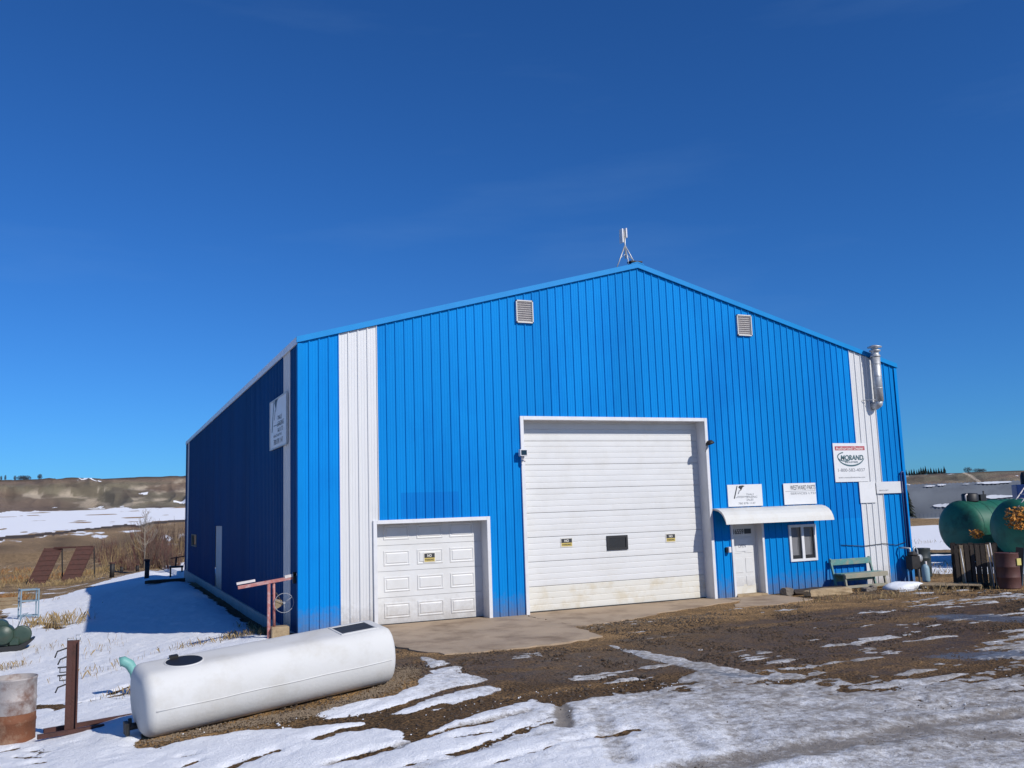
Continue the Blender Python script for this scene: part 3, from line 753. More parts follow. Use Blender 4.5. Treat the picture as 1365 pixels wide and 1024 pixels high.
m = MB(); m.box((BD[0] + .01, D_BIG - .012, .001), (BD[1] - .01, D_BIG + .03, .024)); m.build('bottom_seal', BLACK, od)
a, b = on_y(808.2, 714.5, D_BIG), on_y(836.8, 732.3, D_BIG)
m = MB(); x0, x1, z0, z1 = a[0], b[0], b[2], a[2]; e = .06
m.box((x0, D_BIG - .03, z0), (x1, D_BIG - .001, z0 + e)); m.box((x0, D_BIG - .03, z1 - e), (x1, D_BIG - .001, z1))
m.box((x0, D_BIG - .03, z0 + e), (x0 + e, D_BIG - .001, z1 - e)); m.box((x1 - e, D_BIG - .03, z0 + e), (x1, D_BIG - .001, z1 - e))
m.build('window_frame', BLACK, od)
m = MB(); m.box((x0 + e - .002, D_BIG - .012, z0 + e - .002), (x1 - e + .002, D_BIG - .004, z1 - e + .002)); m.build('window_pane', GLASS, od)

# small panelled overhead door
m = MB(); m.box((SD[0] - .1, D_SMALL + .04, 0.01), (SD[1] + .1, D_SMALL + .08, SD[3] + .2))
sdoor = m.build('panelled_door', JAMB, bld)
hts = [0.02, .62, 1.22, 1.82, 2.42]
for i in range(4):
    z0, z1 = hts[i] + .003, hts[i + 1] - .003
    m = MB(); m.box((SD[0] - .02, D_SMALL, z0), (SD[1] + .02, D_SMALL + .038, z1))
    sec = m.build('door_section', DOOR_W, sdoor, bevel=.004)
    wp = (SD[1] - SD[0]) / 3
    for k in range(3):
        xa, xb = (float(on_y(q, 765, D_SMALL)[0]) for q in ((511.5, 546.5), (556, 591), (600, 632.5))[k])
        za, zb = z0 + .12, z1 - .12
        f = MB()
        def ring(d0, d1, y0, y1):
            o_ = [(xa + d0, y0, za + d0), (xb - d0, y0, za + d0), (xb - d0, y0, zb - d0), (xa + d0, y0, zb - d0)]
            i_ = [(xa + d1, y1, za + d1), (xb - d1, y1, za + d1), (xb - d1, y1, zb - d1), (xa + d1, y1, zb - d1)]
            f.add(o_ + i_, [(j, (j + 1) % 4, 4 + (j + 1) % 4, 4 + j) for j in range(4)])
        y = D_SMALL
        ring(0, .012, y - .001, y - .014); ring(.012, .03, y - .014, y - .014); ring(.03, .05, y - .014, y - .002); ring(.05, .075, y - .002, y - .016)
        f.add([(xa + .075, y - .016, za + .075), (xb - .075, y - .016, za + .075), (xb - .075, y - .016, zb - .075), (xa + .075, y - .016, zb - .075)], [(0, 1, 2, 3)])
        if True:
            f.build('raised_panel', DOOR_W, sdoor)
m = MB(); m.box((SD[0] + .01, D_SMALL - .01, .001), (SD[1] - .01, D_SMALL + .03, .022)); m.build('bottom_seal', BLACK, sdoor)

# man door
m = MB(); m.box((MD[0] + .05, D_MAN, .05), (MD[1] - .03, D_MAN + .05, MD[3] - .04)); door = m.build('door', DOOR_W, bld, bevel=.004)
m = MB(); m.box((MD[0] + .004, D_MAN - .03, .0), (MD[0] + .05, D_MAN + .05, MD[3])); m.box((MD[1] - .03, D_MAN - .03, 0), (MD[1] - .004, D_MAN + .05, MD[3])); m.build('inner_frame', WHITE_TRIM, door)
for (xa, xb, za, zb) in ((.14, .40, .62, 1.02), (.50, .76, .62, 1.02), (.14, .40, .26, .52), (.50, .76, .26, .52), (.14, .40, 1.15, 1.58), (.50, .76, 1.15, 1.58)):
    f = MB(); X0 = MD[0] + .05
    f.box((X0 + xa, D_MAN - .010, za), (X0 + xb, D_MAN - .0005, zb)); f.build('raised_panel', DOOR_W, door, bevel=.004)
m = MB(); m.box((MD[0] + .06, D_MAN - .006, .055), (MD[1] - .04, D_MAN - .001, .30)); m.build('kick_plate', DOOR_CREAM, door)
m = MB(); m.lathe([(0, 0), (.03, 0), (.032, .02), (.02, .03), (.03, .05), (.02, .075), (0, .08)], 12, Matrix.Translation((MD[0] + .13, D_MAN - .002, .98)) @ Matrix.Rotation(rad(90), 4, 'X'))
m.build('door_knob', mat('brass', (.35, .24, .12), .4, .8), door)
m = MB(); m.lathe([(0, 0), (.028, 0), (.026, .02), (0, .022)], 12, Matrix.Translation((MD[0] + .13, D_MAN - .002, 1.12)) @ Matrix.Rotation(rad(90), 4, 'X'))
m.build('deadbolt', mat('brass', (.35, .24, .12), .4, .8), door)
m = MB(); m.box((MD[0] - .02, -.10, -.02), (MD[1] + .02, D_MAN + .05, .05)); m.build('door_step', PALEWOOD, bld, bevel=.008)
# notices taped to the door
zc = 1.36
for (xa, xb, za, zb, mm) in ((.25, .66, 1.20, 1.52, SIGN_W),):
    f = MB(); f.box((MD[0] + xa, D_MAN - .017, za), (MD[0] + xb, D_MAN - .0125, zb)); f.build('notice', mm, door)
text_mesh('lettering', 'OPEN', INK_GREY, door, (MD[0] + .33, D_MAN - .017, 1.30), (1, 0, 0), (0, 0, 1), .25, .09)
a, b = on_y(981.5, 706, D_MAN - .02), on_y(999, 712.5, D_MAN - .02)
text_mesh('house_number', '116559', INK, door, (MD[0] + .12, D_MAN - .012, 1.67), (1, 0, 0), (0, 0, 1), .42, .14, bold=.015)
f = MB(); f.box((MD[0] + .57, D_MAN - .016, 1.675), (MD[0] + .80, D_MAN - .0115, 1.81)); f.build('number_plate', INK, door)

# window with two sashes
m = MB(); x0, x1, z0, z1 = WN
m.box((x0 - .05, -.045, z0 - .05), (x1 + .05, .03, z0 + .02)); m.box((x0 - .05, -.045, z1 - .02), (x1 + .05, .03, z1 + .05))
m.box((x0 - .05, -.045, z0 + .02), (x0 + .02, .03, z1 - .02)); m.box((x1 - .02, -.045, z0 + .02), (x1 + .05, .03, z1 - .02))
win = m.build('window', WHITE_TRIM, bld)
mid = (x0 + x1) / 2
m = MB(); m.box((mid - .045, -.035, z0 + .02), (mid + .045, .03, z1 - .02)); m.build('mullion', WHITE_TRIM, win)
for xa, xb in ((x0 + .02, mid - .045), (mid + .045, x1 - .02)):
    m = MB(); m.box((xa + .002, .004, z0 + .022), (xb - .002, .009, z1 - .022)); m.build('pane', GLASS, win)
    m = MB(); nn = 26
    pts = [(xa + .03 + (xb - xa - .06) * k / nn, -.001 + .002 * math.sin(k * 1.9) + .0005 * k % 2) for k in range(nn + 1)]
    m.add([(px_, .0005 + py_ * .4, z0 + .12) for px_, py_ in pts] + [(px_, .0005 + py_ * .4, z1 - .05) for px_, py_ in pts], [(k, k + 1, nn + 2 + k, nn + 1 + k) for k in range(nn)])
    m.build('curtain', CURTAIN, win)

# rounded awning over door and window
m = MB(); prof = [(-.002, 2.40), (-.14, 2.395), (-.28, 2.365), (-.41, 2.30), (-.50, 2.21), (-.56, 2.10), (-.595, 1.97)]
xa, xb = 11.145, 14.86
def shell(prof, x0, x1, t):
    n_ = len(prof); inner = [(y + t * .8, z - t) for y, z in prof[:-1]] + [(prof[-1][0] + t, prof[-1][1])]
    vs = [(x0, y, z) for y, z in prof] + [(x1, y, z) for y, z in prof] + [(x0, min(y, -.001), z) for y, z in inner] + [(x1, min(y, -.001), z) for y, z in inner]
    fs = []
    for j in range(n_ - 1):
        fs += [(j, j + 1, n_ + j + 1, n_ + j), (2 * n_ + j, 3 * n_ + j, 3 * n_ + j + 1, 2 * n_ + j + 1), (j, 2 * n_ + j, 2 * n_ + j + 1, j + 1), (n_ + j, n_ + j + 1, 3 * n_ + j + 1, 3 * n_ + j)]
    fs += [(n_ - 1, 2 * n_ + n_ - 1, 3 * n_ + n_ - 1, 2 * n_ - 1), (0, n_, 3 * n_, 2 * n_)]
    return vs, fs
m.add(*shell(prof, xa, xb, .02))
aw = m.build('awning', mat('awning_vinyl', (.66, .655, .62), .6, 0, .05, 2, 0, 1, (.52, .44, .33), .35, 1.8), bld)
for k in range(1, 4):
    xx = xa + (xb - xa) * k / 4
    m = MB(); m.tube([(xx, y + .03, z - .03) for y, z in prof[:-1]], .012, 6); m.build('awning_rib', DARKSTEEL, aw)
for xx in (xa + .02, xb - .02):
    m = MB(); m.tube([(xx, y + .03, z - .035) for y, z in prof[:-1]], .016, 6); m.build('awning_rib', WHITE_TRIM, aw)

# gable vents with louvre slats
for (pa, pb) in (((687, 400), (710.5, 431.5)), ((981, 419.5), (1002, 448.5))):
    a, b = on_y(*pa, -.03), on_y(*pb, -.03)
    x0, x1, z0, z1 = a[0], b[0], b[2], a[2]
    m = MB(); m.box((x0, -.03, z0), (x1, -.024, z1))
    for q in ((x0, x0 + .025, z0, z1), (x1 - .025, x1, z0, z1), (x0, x1, z0, z0 + .03), (x0, x1, z1 - .03, z1)): m.box((q[0], -.075, q[2]), (q[1], -.0305, q[3]))
    v = m.build('gable_vent', mat('vent_frame', (.62, .61, .58), .6), bld)
    ns = 9
    for k in range(ns):
        zz = z0 + .04 + (z1 - z0 - .08) * (k + .5) / ns
        M = Matrix.Translation(((x0 + x1) / 2, -.052, zz)) @ Matrix.Rotation(rad(-38), 4, 'X')
        s = MB(); s.box((-(x1 - x0) / 2 + .026, -.028, -.003), ((x1 - x0) / 2 - .026, .028, .003), M); s.build('slat', PALE_PAINT, v)

# side entrance and window on the west wall
m = MB(); m.box((.03, SIDE_DOOR[0], -.06), (.07, SIDE_DOOR[1], SIDE_DOOR[3])); o = m.build('side_door', WHITE_SHEET, bld)
for k in range(9):
    yy = SIDE_DOOR[0] + (SIDE_DOOR[1] - SIDE_DOOR[0]) * (k + .5) / 9
    q = MB(); q.box((.012, yy - .02, -.05), (.0295, yy + .02, SIDE_DOOR[3] - .01)); q.build('rib', WHITE_SHEET, o)
m = MB(); y0, y1, z0, z1 = SIDE_WIN
for q in ((y0, y0 + .25, z0, z1), (y1 - .1, y1, z0, z1), (y0 + .25, y1 - .1, z0, z0 + .05), (y0 + .25, y1 - .1, z1 - .05, z1)): m.box((-.05, q[0], q[2]), (.02, q[1], q[3]))
o = m.build('side_window', mat('bare_window_frame', (.25, .21, .15), .8), bld)
m = MB(); m.box((.02, y0 + .2, z0 + .02), (.03, y1 - .05, z1 - .02)); m.build('pane', GLASS, o)

# galvanised flue on the front wall
pb, pt = on_y(1171.5, 535, -.27), on_y(1166.5, 470, -.27)
fx = (pb[0] + pt[0]) / 2
m = MB(); m.tube([(fx, -.27, pb[2]), (fx, -.27, pt[2] - .12)], .135, 20); flue = m.build('flue_pipe', GALV, bld)
m = MB(); m.tube([(fx, .02, pb[2] - .12), (fx, -.14, pb[2] - .12), (fx, -.23, pb[2] - .08), (fx, -.268, pb[2] + .04)], .125, 16); m.build('flue_elbow', GALV, flue)
m = MB(); T = Matrix.Translation((fx, -.27, pt[2] - .14))
m.lathe([(.13, 0), (.15, 0), (.15, .05), (.12, .06), (.12, .16), (.165, .17), (.165, .21), (.10, .22), (.10, .28), (.21, .29), (.21, .315), (.08, .36), (0, .37)], 20, T); m.build('flue_cap', GALV, flue)
for k in range(1, 4):
    zz = pb[2] + (pt[2] - pb[2]) * k / 4
    m = MB(); m.lathe([(.136, zz), (.141, zz), (.141, zz + .03), (.136, zz + .03)], 20, Matrix.Translation((fx, -.27, 0))); m.build('flue_band', GALV, flue)
m = MB(); m.tube([(fx - .42, -.03, pb[2] + .05), (fx - .1, -.30, pb[2] + .05), (fx + .1, -.30, pb[2] + .05), (fx + .42, -.03, pb[2] + .05)], .012, 6); m.build('flue_bracket', GALV, flue)
# conduit at the corner and cable along the wall
m = MB(); cx0 = 18.14
m.tube([(cx0 - .06, -.07, .35), (cx0 - .06, -.07, 3.20), (cx0 - .04, -.08, 3.28), (cx0, -.08, 3.30), (cx0 + .04, -.08, 3.28), (cx0 + .06, -.07, 3.20), (cx0 + .06, -.07, .35)], .026, 8)
m.build('conduit', mat('dark_blue_pipe', (.006, .03, .16), .5), bld)
m = MB(); m.tube([(15.55, -.035, 1.22), (16.4, -.04, 1.15), (17.2, -.04, 1.19), (17.7, -.04, 1.12), (18.08, -.05, 1.2)], .010, 5); m.build('cable', BLACK, bld)

# ------------------------------------------------------------------ concrete aprons
def slab(name, px, z, th=.14):
    pts = [on_z(x, y, z) for x, y in px]
    m = MB(); m.prism([(p[0], p[1], z - th) for p in pts], (0, 0, th))
    o = m.build(name, CONCRETE, None, bevel=.02); tag(o, kind='structure'); return o
def slab_w(name, pts, z, th=.16):
    rnd = random.Random(5); out = []
    for i in range(len(pts)):                       # chipped, uneven outline
        a, b = Vector(pts[i]), Vector(pts[(i + 1) % len(pts)]); n_ = max(1, int((b - a).length / .22))
        for k in range(n_):
            p = a.lerp(b, k / n_); j = .07 if 0 < k else 0
            out.append((p.x + rnd.uniform(-j, j), p.y + (rnd.uniform(-j, j) if p.y < -.3 else 0), z - th))
    m = MB(); m.prism(out, (0, 0, th)); o = m.build(name, CONCRETE); tag(o, kind='structure'); return o
slab_w('concrete_apron', [(1.3, .3), (5.42, .3), (5.42, -2.6), (5.15, -4.35), (3.3, -4.75), (1.72, -4.6), (1.25, -3.2)], .012)
slab_w('concrete_apron', [(5.44, .3), (11.3, .3), (11.3, -.75), (9.0, -1.45), (6.6, -2.45), (5.44, -2.62)], .008)
slab_w('concrete_apron', [(11.32, -.02), (12.85, -.02), (12.9, -1.7), (11.4, -2.1), (10.2, -1.95), (11.32, -.76)], .004)

# ------------------------------------------------------------------ signs on the walls
def board(name, x0, x1, z0, z1, y, label, cat='sign', m_=SIGN_W, th=.02, group=None, frame=None):
    m = MB(); m.box((x0, y - th, z0), (x1, y, z1)); o = m.build(name, m_, None, bevel=.003)
    tag(o, label, cat, group); return o
FX, FZ = (1, 0, 0), (0, 0, 1)
def logo(parent, P, s):
    """slanted stroke, pointed dark wedge and small hook, as on the firm's boards; P(u,v) maps board units"""
    for poly, mm in (([(.02, .0), (.09, .0), (.30, .62), (.24, .62)], INK), ([(.33, .55), (.40, .62), (.62, .64), (.72, .60), (.60, .54), (.50, .40), (.44, .36), (.46, .44)], INK),
                     ([(.28, .22), (.34, .22), (.42, .40), (.38, .42)], INK_GREY), ([(.24, .10), (.95, .08), (.95, .10), (.24, .12)], INK_GREY)):
        m = MB(); n_ = len(poly)
        m.add([P(u * s, v * s) for u, v in poly], [tuple(range(n_))]); m.build('logo_mark', mm, parent)
yb = -.045
x0, x1, z0, z1 = 11.66, 12.84, 2.43, 3.03
s1 = board('sign_board', x0, x1, z0, z1, yb + .02, 'white sign with slanted line logo above the awning over the entrance door')
logo(s1, lambda u, v: (x0 + .18 + u, yb - .003, z0 + .22 + v), .56)
for t, xx, zz, ww, hh in (('TNALS', .62, .30, .26, .05), ('LEASING', .60, .225, .40, .055), ('SALES', .62, .15, .24, .055), ('SERVICE AND RENTALS', .26, .235, .30, .02)):
    text_mesh('lettering', t, INK_GREY, s1, (x0 + xx, yb, z0 + zz), FX, FZ, ww, hh, shear=.2)
text_mesh('phone_number', '780 878 1147', INK_GREY, s1, (x0 + .34, yb, z0 + .055), FX, FZ, .58, .055)
x0, x1, z0, z1 = 13.60, 14.77, 2.43, 3.03
s2 = board('sign_board', x0, x1, z0, z1, yb + .02, 'white sign with black WESTWARD PARTS lettering above the awning over the window')
text_mesh('lettering', 'WESTWARD PARTS', INK, s2, (x0 + .24, yb, z0 + .41), FX, FZ, .91, .13, bold=.0)
text_mesh('lettering', 'SERVICES LTD', INK_GREY, s2, (x0 + .24, yb, z0 + .28), FX, FZ, .91, .06)
m = MB(); m.box((x0 + .06, yb - .003, z0 + .372), (x1 - .02, yb - .001, z0 + .380)); m.build('rule_line', INK_GREY, s2)
x0, x1, z0, z1 = 15.53, 16.84, 3.03, 4.17
s3 = board('sign_board', x0, x1, z0, z1, yb + .02, 'tall white dealer sign with red heading beside the white wall stripe')
m = MB(); m.box((x0 + .07, yb - .003, z1 - .21), (x1 - .09, yb - .001, z1 - .09)); m.build('red_banner', INK_RED, s3)
text_mesh('lettering', 'Authorized Dealer', INK_CREAM, s3, (x0 + .10, yb - .002, z1 - .195), FX, FZ, 1.08, .09, bold=.01)
text_mesh('lettering', 'MORAND', INK_TEAL, s3, (x0 + .26, yb - .004, z1 - .50), FX, FZ, .88, .15, shear=.15, bold=.03)
m = MB()
for (r0, r1, a0, a1, cx, cz, sx) in ((.23, .20, 100, 330, .42, .74, 1.25), (.50, .475, 195, 345, .66, .76, 1.05)):
    pts = [math.radians(a0 + (a1 - a0) * k / 24) for k in range(25)]
    o_ = [(x0 + cx + r0 * sx * math.cos(t), yb - .002, z0 + cz + r0 * .62 * math.sin(t)) for t in pts]; i_ = [(x0 + cx + r1 * sx * math.cos(t), yb - .002, z0 + cz + r1 * .55 * math.sin(t)) for t in pts]
    m.add(o_ + i_, [(k, k + 1, 26 + k, 25 + k) for k in range(24)])
m.build('logo_swoosh', INK_TEAL, s3)
text_mesh('lettering', 'INDUSTRIES', INK_TEAL, s3, (x0 + .42, yb - .004, z1 - .585), FX, FZ, .5, .05, shear=.15)
text_mesh('phone_number', '1-800-582-4037', INK_GREY, s3, (x0 + .13, yb, z0 + .30), FX, FZ, 1.04, .095)
text_mesh('lettering', 'www.morandindustries.com', INK_GREY, s3, (x0 + .13, yb, z0 + .11), FX, FZ, 1.02, .045)
s4 = board('sign_board', 16.42, 17.05, 2.40, 3.02, yb + .016, 'blank square white board under the tall dealer sign')
s5 = board('sign_board', 17.07, 18.13, 2.66, 3.01, yb - .002, 'long white board with one faint line of writing by the building corner', m_=WHITE_SHEET)
text_mesh('lettering', 'SERVICE DEPT', INK_GREY, s5, (17.16, yb - .022, 2.735), FX, FZ, .38, .035)

# the board round the corner on the west wall
y0, y1, z0, z1 = 1.17, 3.50, 4.30, 5.50
m = MB(); m.box((-.07, y0, z0), (-.045, y1, z1)); s6 = m.build('sign_board', SIGN_W); tag(s6, 'big white logo sign on the shaded west wall near the front corner', 'sign')
m = MB()
for (a, b, c, d) in ((y0 - .02, y1 + .02, z0 - .03, z0), (y0 - .02, y1 + .02, z1, z1 + .03), (y0 - .03, y0, z0, z1), (y1, y1 + .03, z0, z1)): m.box((-.085, a, c), (-.04, b, d))
m.build('frame', GALV, s6)
SX = (0, -1, 0)
logo(s6, lambda u, v: (-.073, y1 - .22 - u, z0 + .42 + v), 1.30)
for t, uu, zz, ww, hh in (('TNALS', 1.10, .66, .6, .11), ('LEASING', 1.05, .50, .95, .12), ('SALES LTD', 1.10, .36, .75, .10), ('SERVICE RENTALS', .5, .26, 1.2, .06)):
    text_mesh('lettering', t, INK, s6, (-.07, y1 - uu, z0 + zz), SX, FZ, ww, hh, shear=.2)
text_mesh('phone_number', '780 878 1147', INK, s6, (-.07, y1 - .55, z0 + .07), SX, FZ, 1.3, .13)

# NO PARKING plates
def no_parking(pa, pb, y, label):
    a, b = on_y(*pa, y), on_y(*pb, y); x0, x1, z0, z1 = a[0], b[0], b[2], a[2]
    m = MB(); m.box((x0 - .02, y - .006, z0 - .02), (x1 + .02, y, z1 + .02)); o = m.build('no_parking_sign', INK_CREAM); tag(o, label, 'sign')
    zm = z0 + (z1 - z0) * .46
    m = MB(); m.box((x0, y - .009, zm), (x1, y - .007, z1)); m.build('black_field', INK, o)
    m = MB(); m.box((x0, y - .009, z0), (x1, y - .007, zm)); m.build('yellow_field', YELLOW, o)
    text_mesh('lettering', 'NO', INK_CREAM, o, (x0 + (x1 - x0) * .28, y - .009, zm + (z1 - zm) * .2), FX, FZ, (x1 - x0) * .42, (z1 - zm) * .6, bold=.03)
    text_mesh('lettering', 'PARKING', INK, o, (x0 + (x1 - x0) * .08, y - .009, z0 + (zm - z0) * .25), FX, FZ, (x1 - x0) * .84, (zm - z0) * .5, bold=.02)
no_parking((748, 718.5), (762.5, 728), D_BIG - .004, 'yellow and black no parking plate on the big door farther from the entrance')
no_parking((888, 712.5), (900, 721.5), D_BIG - .004, 'yellow and black no parking plate on the big door nearer the entrance')
no_parking((565.5, 738), (579.5, 748.3), D_SMALL - .018, 'yellow and black no parking plate on the small panelled overhead door')

# floodlight, dome lamp and lock box
p = on_y(697.5, 603.5, -.16); t = empty('floodlight', (p[0], -.055, p[2]))
tag(t, 'small white floodlight with black face beside the big overhead door', 'floodlight')
m = MB(); m.box((-.10, -.15, -.085), (.10, -.03, .085)); m.build('housing', WHITE_TRIM, t, bevel=.008)
m = MB(); m.box((-.075, -.156, -.06), (.075, -.1505, .06)); m.build('lens', GLASS, t)
m = MB(); m.box((-.025, -.06, -.21), (.025, 0, -.084)); m.tube([(0, -.06, -.17), (.02, -.10, -.2), (.05, -.12, -.21)], .025, 8); m.build('sensor', PALE_PAINT, t)
p = on_y(943, 591.5, -.12); t = empty('wall_lamp', (p[0], -.045, p[2]))
tag(t, 'dark dome lamp on a curved arm beside the big overhead door', 'wall lamp')
m = MB(); m.tube([(-.02, 0, -.22), (-.04, -.05, -.16), (-.02, -.10, -.02), (.02, -.14, .03)], .014, 7); m.build('arm', GALV, t)
m = MB(); m.lathe([(.02, .09), (.07, .075), (.11, .03), (.125, -.02), (.115, -.02), (.06, .03), (.01, .05)], 16, Matrix.Translation((.03, -.15, 0)) @ Matrix.Rotation(rad(-20), 4, 'Y')); m.build('shade', DARKSTEEL, t)
p = on_y(971.5, 733, -.08); t = empty('lock_box', (p[0], -.024, p[2])); tag(t, 'small white box on the blue wall beside the entrance door', 'box')
m = MB(); m.box((-.03, -.11, -.075), (.055, 0, .075)); m.build('case', WHITE_TRIM, t, bevel=.01)
m = MB(); m.box((-.075, -.06, -.07), (-.031, 0, .07)); m.build('cast_shadow_block', BLACK, t)  # solid black block standing in for the shadow beside the box

# tripod antenna on the roof ridge
pc = on_x(833.5, 335, 9.05); ay = pc[1]
t = empty('antenna_tripod', (9.05, ay, HP + .12)); tag(t, 'small metal tripod antenna on the roof ridge', 'antenna')
topz = on_x(833.5, 327, 9.05)[2] - (HP + .12); pk = on_x(832, 305.5, 9.05)[2] - (HP + .12)
m = MB(); m.tube([(0, 0, .25), (0, 0, pk - .05)], .022, 8); m.build('mast', GALV, t)
for (dx, dy) in ((.40, -.02), (-.36, -.10), (-.12, -.34)):
    m = MB(); m.tube([(0, 0, topz), (dx, dy, SLOPE * -abs(dx) + .03)], .017, 6); m.build('leg', GALV, t)
m = MB(); k = .68
m.tube([(.40 * k, -.02 * k, topz * (1 - k)), (0, 0, .38), (-.36 * k, -.10 * k, topz * (1 - k))], .010, 5); m.tube([(0, 0, .38), (-.12 * k, -.34 * k, topz * (1 - k))], .010, 5); m.build('brace', GALV, t)
m = MB(); m.box((-.10, -.05, pk - .40), (-.055, .12, pk)); m.build('radio_panel', WHITE_TRIM, t, bevel=.008)
m = MB(); m.box((.02, -.06, pk - .26), (.06, .08, pk + .02)); m.build('radio_panel', WHITE_TRIM, t, bevel=.008)
m = MB(); m.box((-.054, -.04, pk - .36), (-.022, .04, pk - .2)); m.build('bracket', DARKSTEEL, t)

# ------------------------------------------------------------------ loose things
def ppm(P): return F_PX / float((np.array(P) - CAM) @ AX_F)

# long white tank lying in front of the building
tl, tr = Vector((-3.40, -7.10, 0)), Vector((-.04, -6.42, 0))
td = (tr - tl).normalized(); TL = (tr - tl).length
tank = empty('white_tank', (tl.x, tl.y, float(gz(tl.x, tl.y)) + .02), math.atan2(td.y, td.x))
tank.rotation_euler.y = -math.atan2(float(gz(tr.x, tr.y)) - float(gz(tl.x, tl.y)), TL)
tank.rotation_euler.x = rad(7)
tag(tank, 'long white fibreglass tank lying on the ground before the building', 'tank')
half = [(0, .862), (.20, .862), (.33, .858), (.385, .84), (.47, .785), (.535, .69), (.575, .57), (.590, .42), (.575, .30), (.53, .19), (.45, .095), (.34, .03), (.20, .004), (0, 0)]
half = [(t * .86, z * 1.02) for t, z in half]
sec = [(-t, z) for t, z in half] + [(t, z) for t, z in reversed(half[1:-1])]
m = MB(); st = [(-.13, .30), (-.125, .62), (-.11, .80), (-.07, .93), (-.025, .985), (0.015, 1)] + [(TL * k / 10, 1) for k in range(1, 10)] + [(TL - .02, 1), (TL + .03, .985), (TL + .075, .93), (TL + .115, .80), (TL + .13, .62), (TL + .135, .30)]
ns = len(sec)
for s, c in st:
    for t, z in sec: m.v.append((s + (0.004 * math.sin(s * 5 + t * 7)), t * c, .43 + (z - .43) * c))
for i in range(len(st) - 1):
    for k in range(ns):
        a, b = i * ns + k, i * ns + (k + 1) % ns; m.f.append((a, b, b + ns, a + ns)); m.s.append(True)
m.f.append(tuple(range(ns))); m.s.append(True); m.f.append(tuple((len(st) - 1) * ns + k for k in range(ns))); m.s.append(True)
m.build('tank_shell', TANK_W, tank)
m = MB(); m.tube([(.0 + TL * k / 12, -.506, .43 + .004 * math.sin(k * 1.7)) for k in range(13)], .009, 6); m.tube([(TL * k / 12, .506, .43) for k in range(13)], .009, 6)
m.build('moulding_seam', TANK_W, tank)
def tank_local(px, py, z=.868):
    p = Vector(on_z(px, py, z + tank.location.z + (.2 if px > 400 else .03))) - tank.location
    return Vector((p.x * td.x + p.y * td.y, -p.x * td.y + p.y * td.x))
c = tank_local(243, 877.5)
m = MB(); T = Matrix.Translation((c.x, -.02, .875))
m.lathe([(.262, 0), (.26, .010), (.24, .012), (.24, .006)], 28, T); m.build('hatch_rim', TANK_W, tank)
m = MB(); m.lathe([(.24, .010), (0, .010)], 28, T); m.build('round_hatch', BLACK, tank)  # black disc painted in for the dark inside of the open hole
m = MB(); m.box((c.x - .13, .17, .885), (c.x - .02, .24, .92)); m.build('hatch_hinge', BLACK, tank)
c = tank_local(467, 836.5)
m = MB(); 
for q in ((-.31, -.27, -.24, .24), (.27, .31, -.24, .24), (-.27, .27, .19, .24), (-.27, .27, -.24, -.19)): m.box((c.x + q[0], -.02 + q[2], .865), (c.x + q[1], -.02 + q[3], .889))
m.build('hatch_rim', TANK_W, tank, bevel=.006)
m = MB(); m.box((c.x - .27, -.21, .87), (c.x + .27, .17, .885)); m.build('square_hatch', BLACK, tank)  # black plate painted in for the dark of the square opening
m = MB(); m.tube([(-.10, .05, .12), (-.24, .05, .12)], .045, 10); m.tube([(-.20, .05, .12), (-.20, .05, .23)], .025, 8); m.box((-.27, -.02, .03), (-.22, .12, .19)); m.build('drain_valve', BLACK, tank)

# burnt steel drum, partly out of frame
P = G(16, 989); s = ppm(P)
t = empty('burn_drum', P); tag(t, 'rusty burnt steel drum with peeling white paint and open top', 'drum')
m = MB(); m.lathe([(.292, .40), (.292, .56), (.300, .575), (.300, .595), (.292, .61), (.292, .85), (.300, .86), (.300, .885), (.284, .885), (.282, .60), (.282, .1)], 36); m.build('upper_shell', DRUM_W, t)
m = MB(); m.lathe([(.294, .0), (.298, .012), (.292, .03), (.292, .27), (.300, .285), (.300, .305), (.292, .32), (.292, .402), (.28, .402), (.28, .05), (0, .05)], 36); m.build('lower_shell', mat('drum_rust', (.17, .06, .025), .75, .1, .45, 4, .3, 40, (.42, .30, .20), .8, 2.4), t)
m = MB(); m.lathe([(.28, .30), (0, .30)], 20); m.build('ash', mat('ash', (.03, .028, .026), .95), t)

# rusty upright stand with hooks on skids
P = G(95, 979); s = ppm(P)
t = empty('rusty_stand', P); tag(t, 'rusty steel upright with hooks standing on two skid rails', 'stand')
hh = 122 / s
m = MB(); m.box((-.09, -.02, 0), (-.015, .05, hh)); m.box((-.0145, .0, 0), (.07, .02, hh)); m.box((.05, -.05, .02), (.07, -.0005, hh - .02)); m.build('upright', RUST, t)
for k, (dz, ln, dn) in enumerate(((-.10, .12, .12), (-.22, .08, .10), (-.36, .08, 0), (-.47, .08, 0), (-.60, .10, .10))):
    m = MB(); m.tube([(-.09, .0, hh + dz), (-.09 - ln, -.01, hh + dz - dn * .3), (-.09 - ln - .03, -.01, hh + dz - dn)], .011, 6)
    if not dn: m.tube([(-.09 - ln, -.01, hh + dz), (-.09 - ln, -.01, hh + dz - .07), (-.092, 0, hh + dz - .07)], .008, 5)
    m.build('hook', DARKSTEEL, t)
m = MB(); m.tube([(.03, .0, hh), (.03, 0, hh + .07), (.08, 0, hh + .07), (.08, 0, hh)], .008, 5); m.tube([(-.085, .0, hh), (-.085, 0, hh - .01 + .04), (-.02, 0, hh + .03)], .008, 5); m.build('loop', GALV, t)
m = MB(); m.beam((-.42, -.12, .04), (.42, .05, .05), .06, .06); m.build('skid_rail', RUST, t)
m = MB(); m.beam((-.36, .22, .045), (.80, .48, .07), .06, .06); m.build('skid_rail', RUST, t)
m = MB(); m.beam((.0, -.05, .05), (.02, .36, .05), .05, .05); m.build('cross_rail', RUST, t)

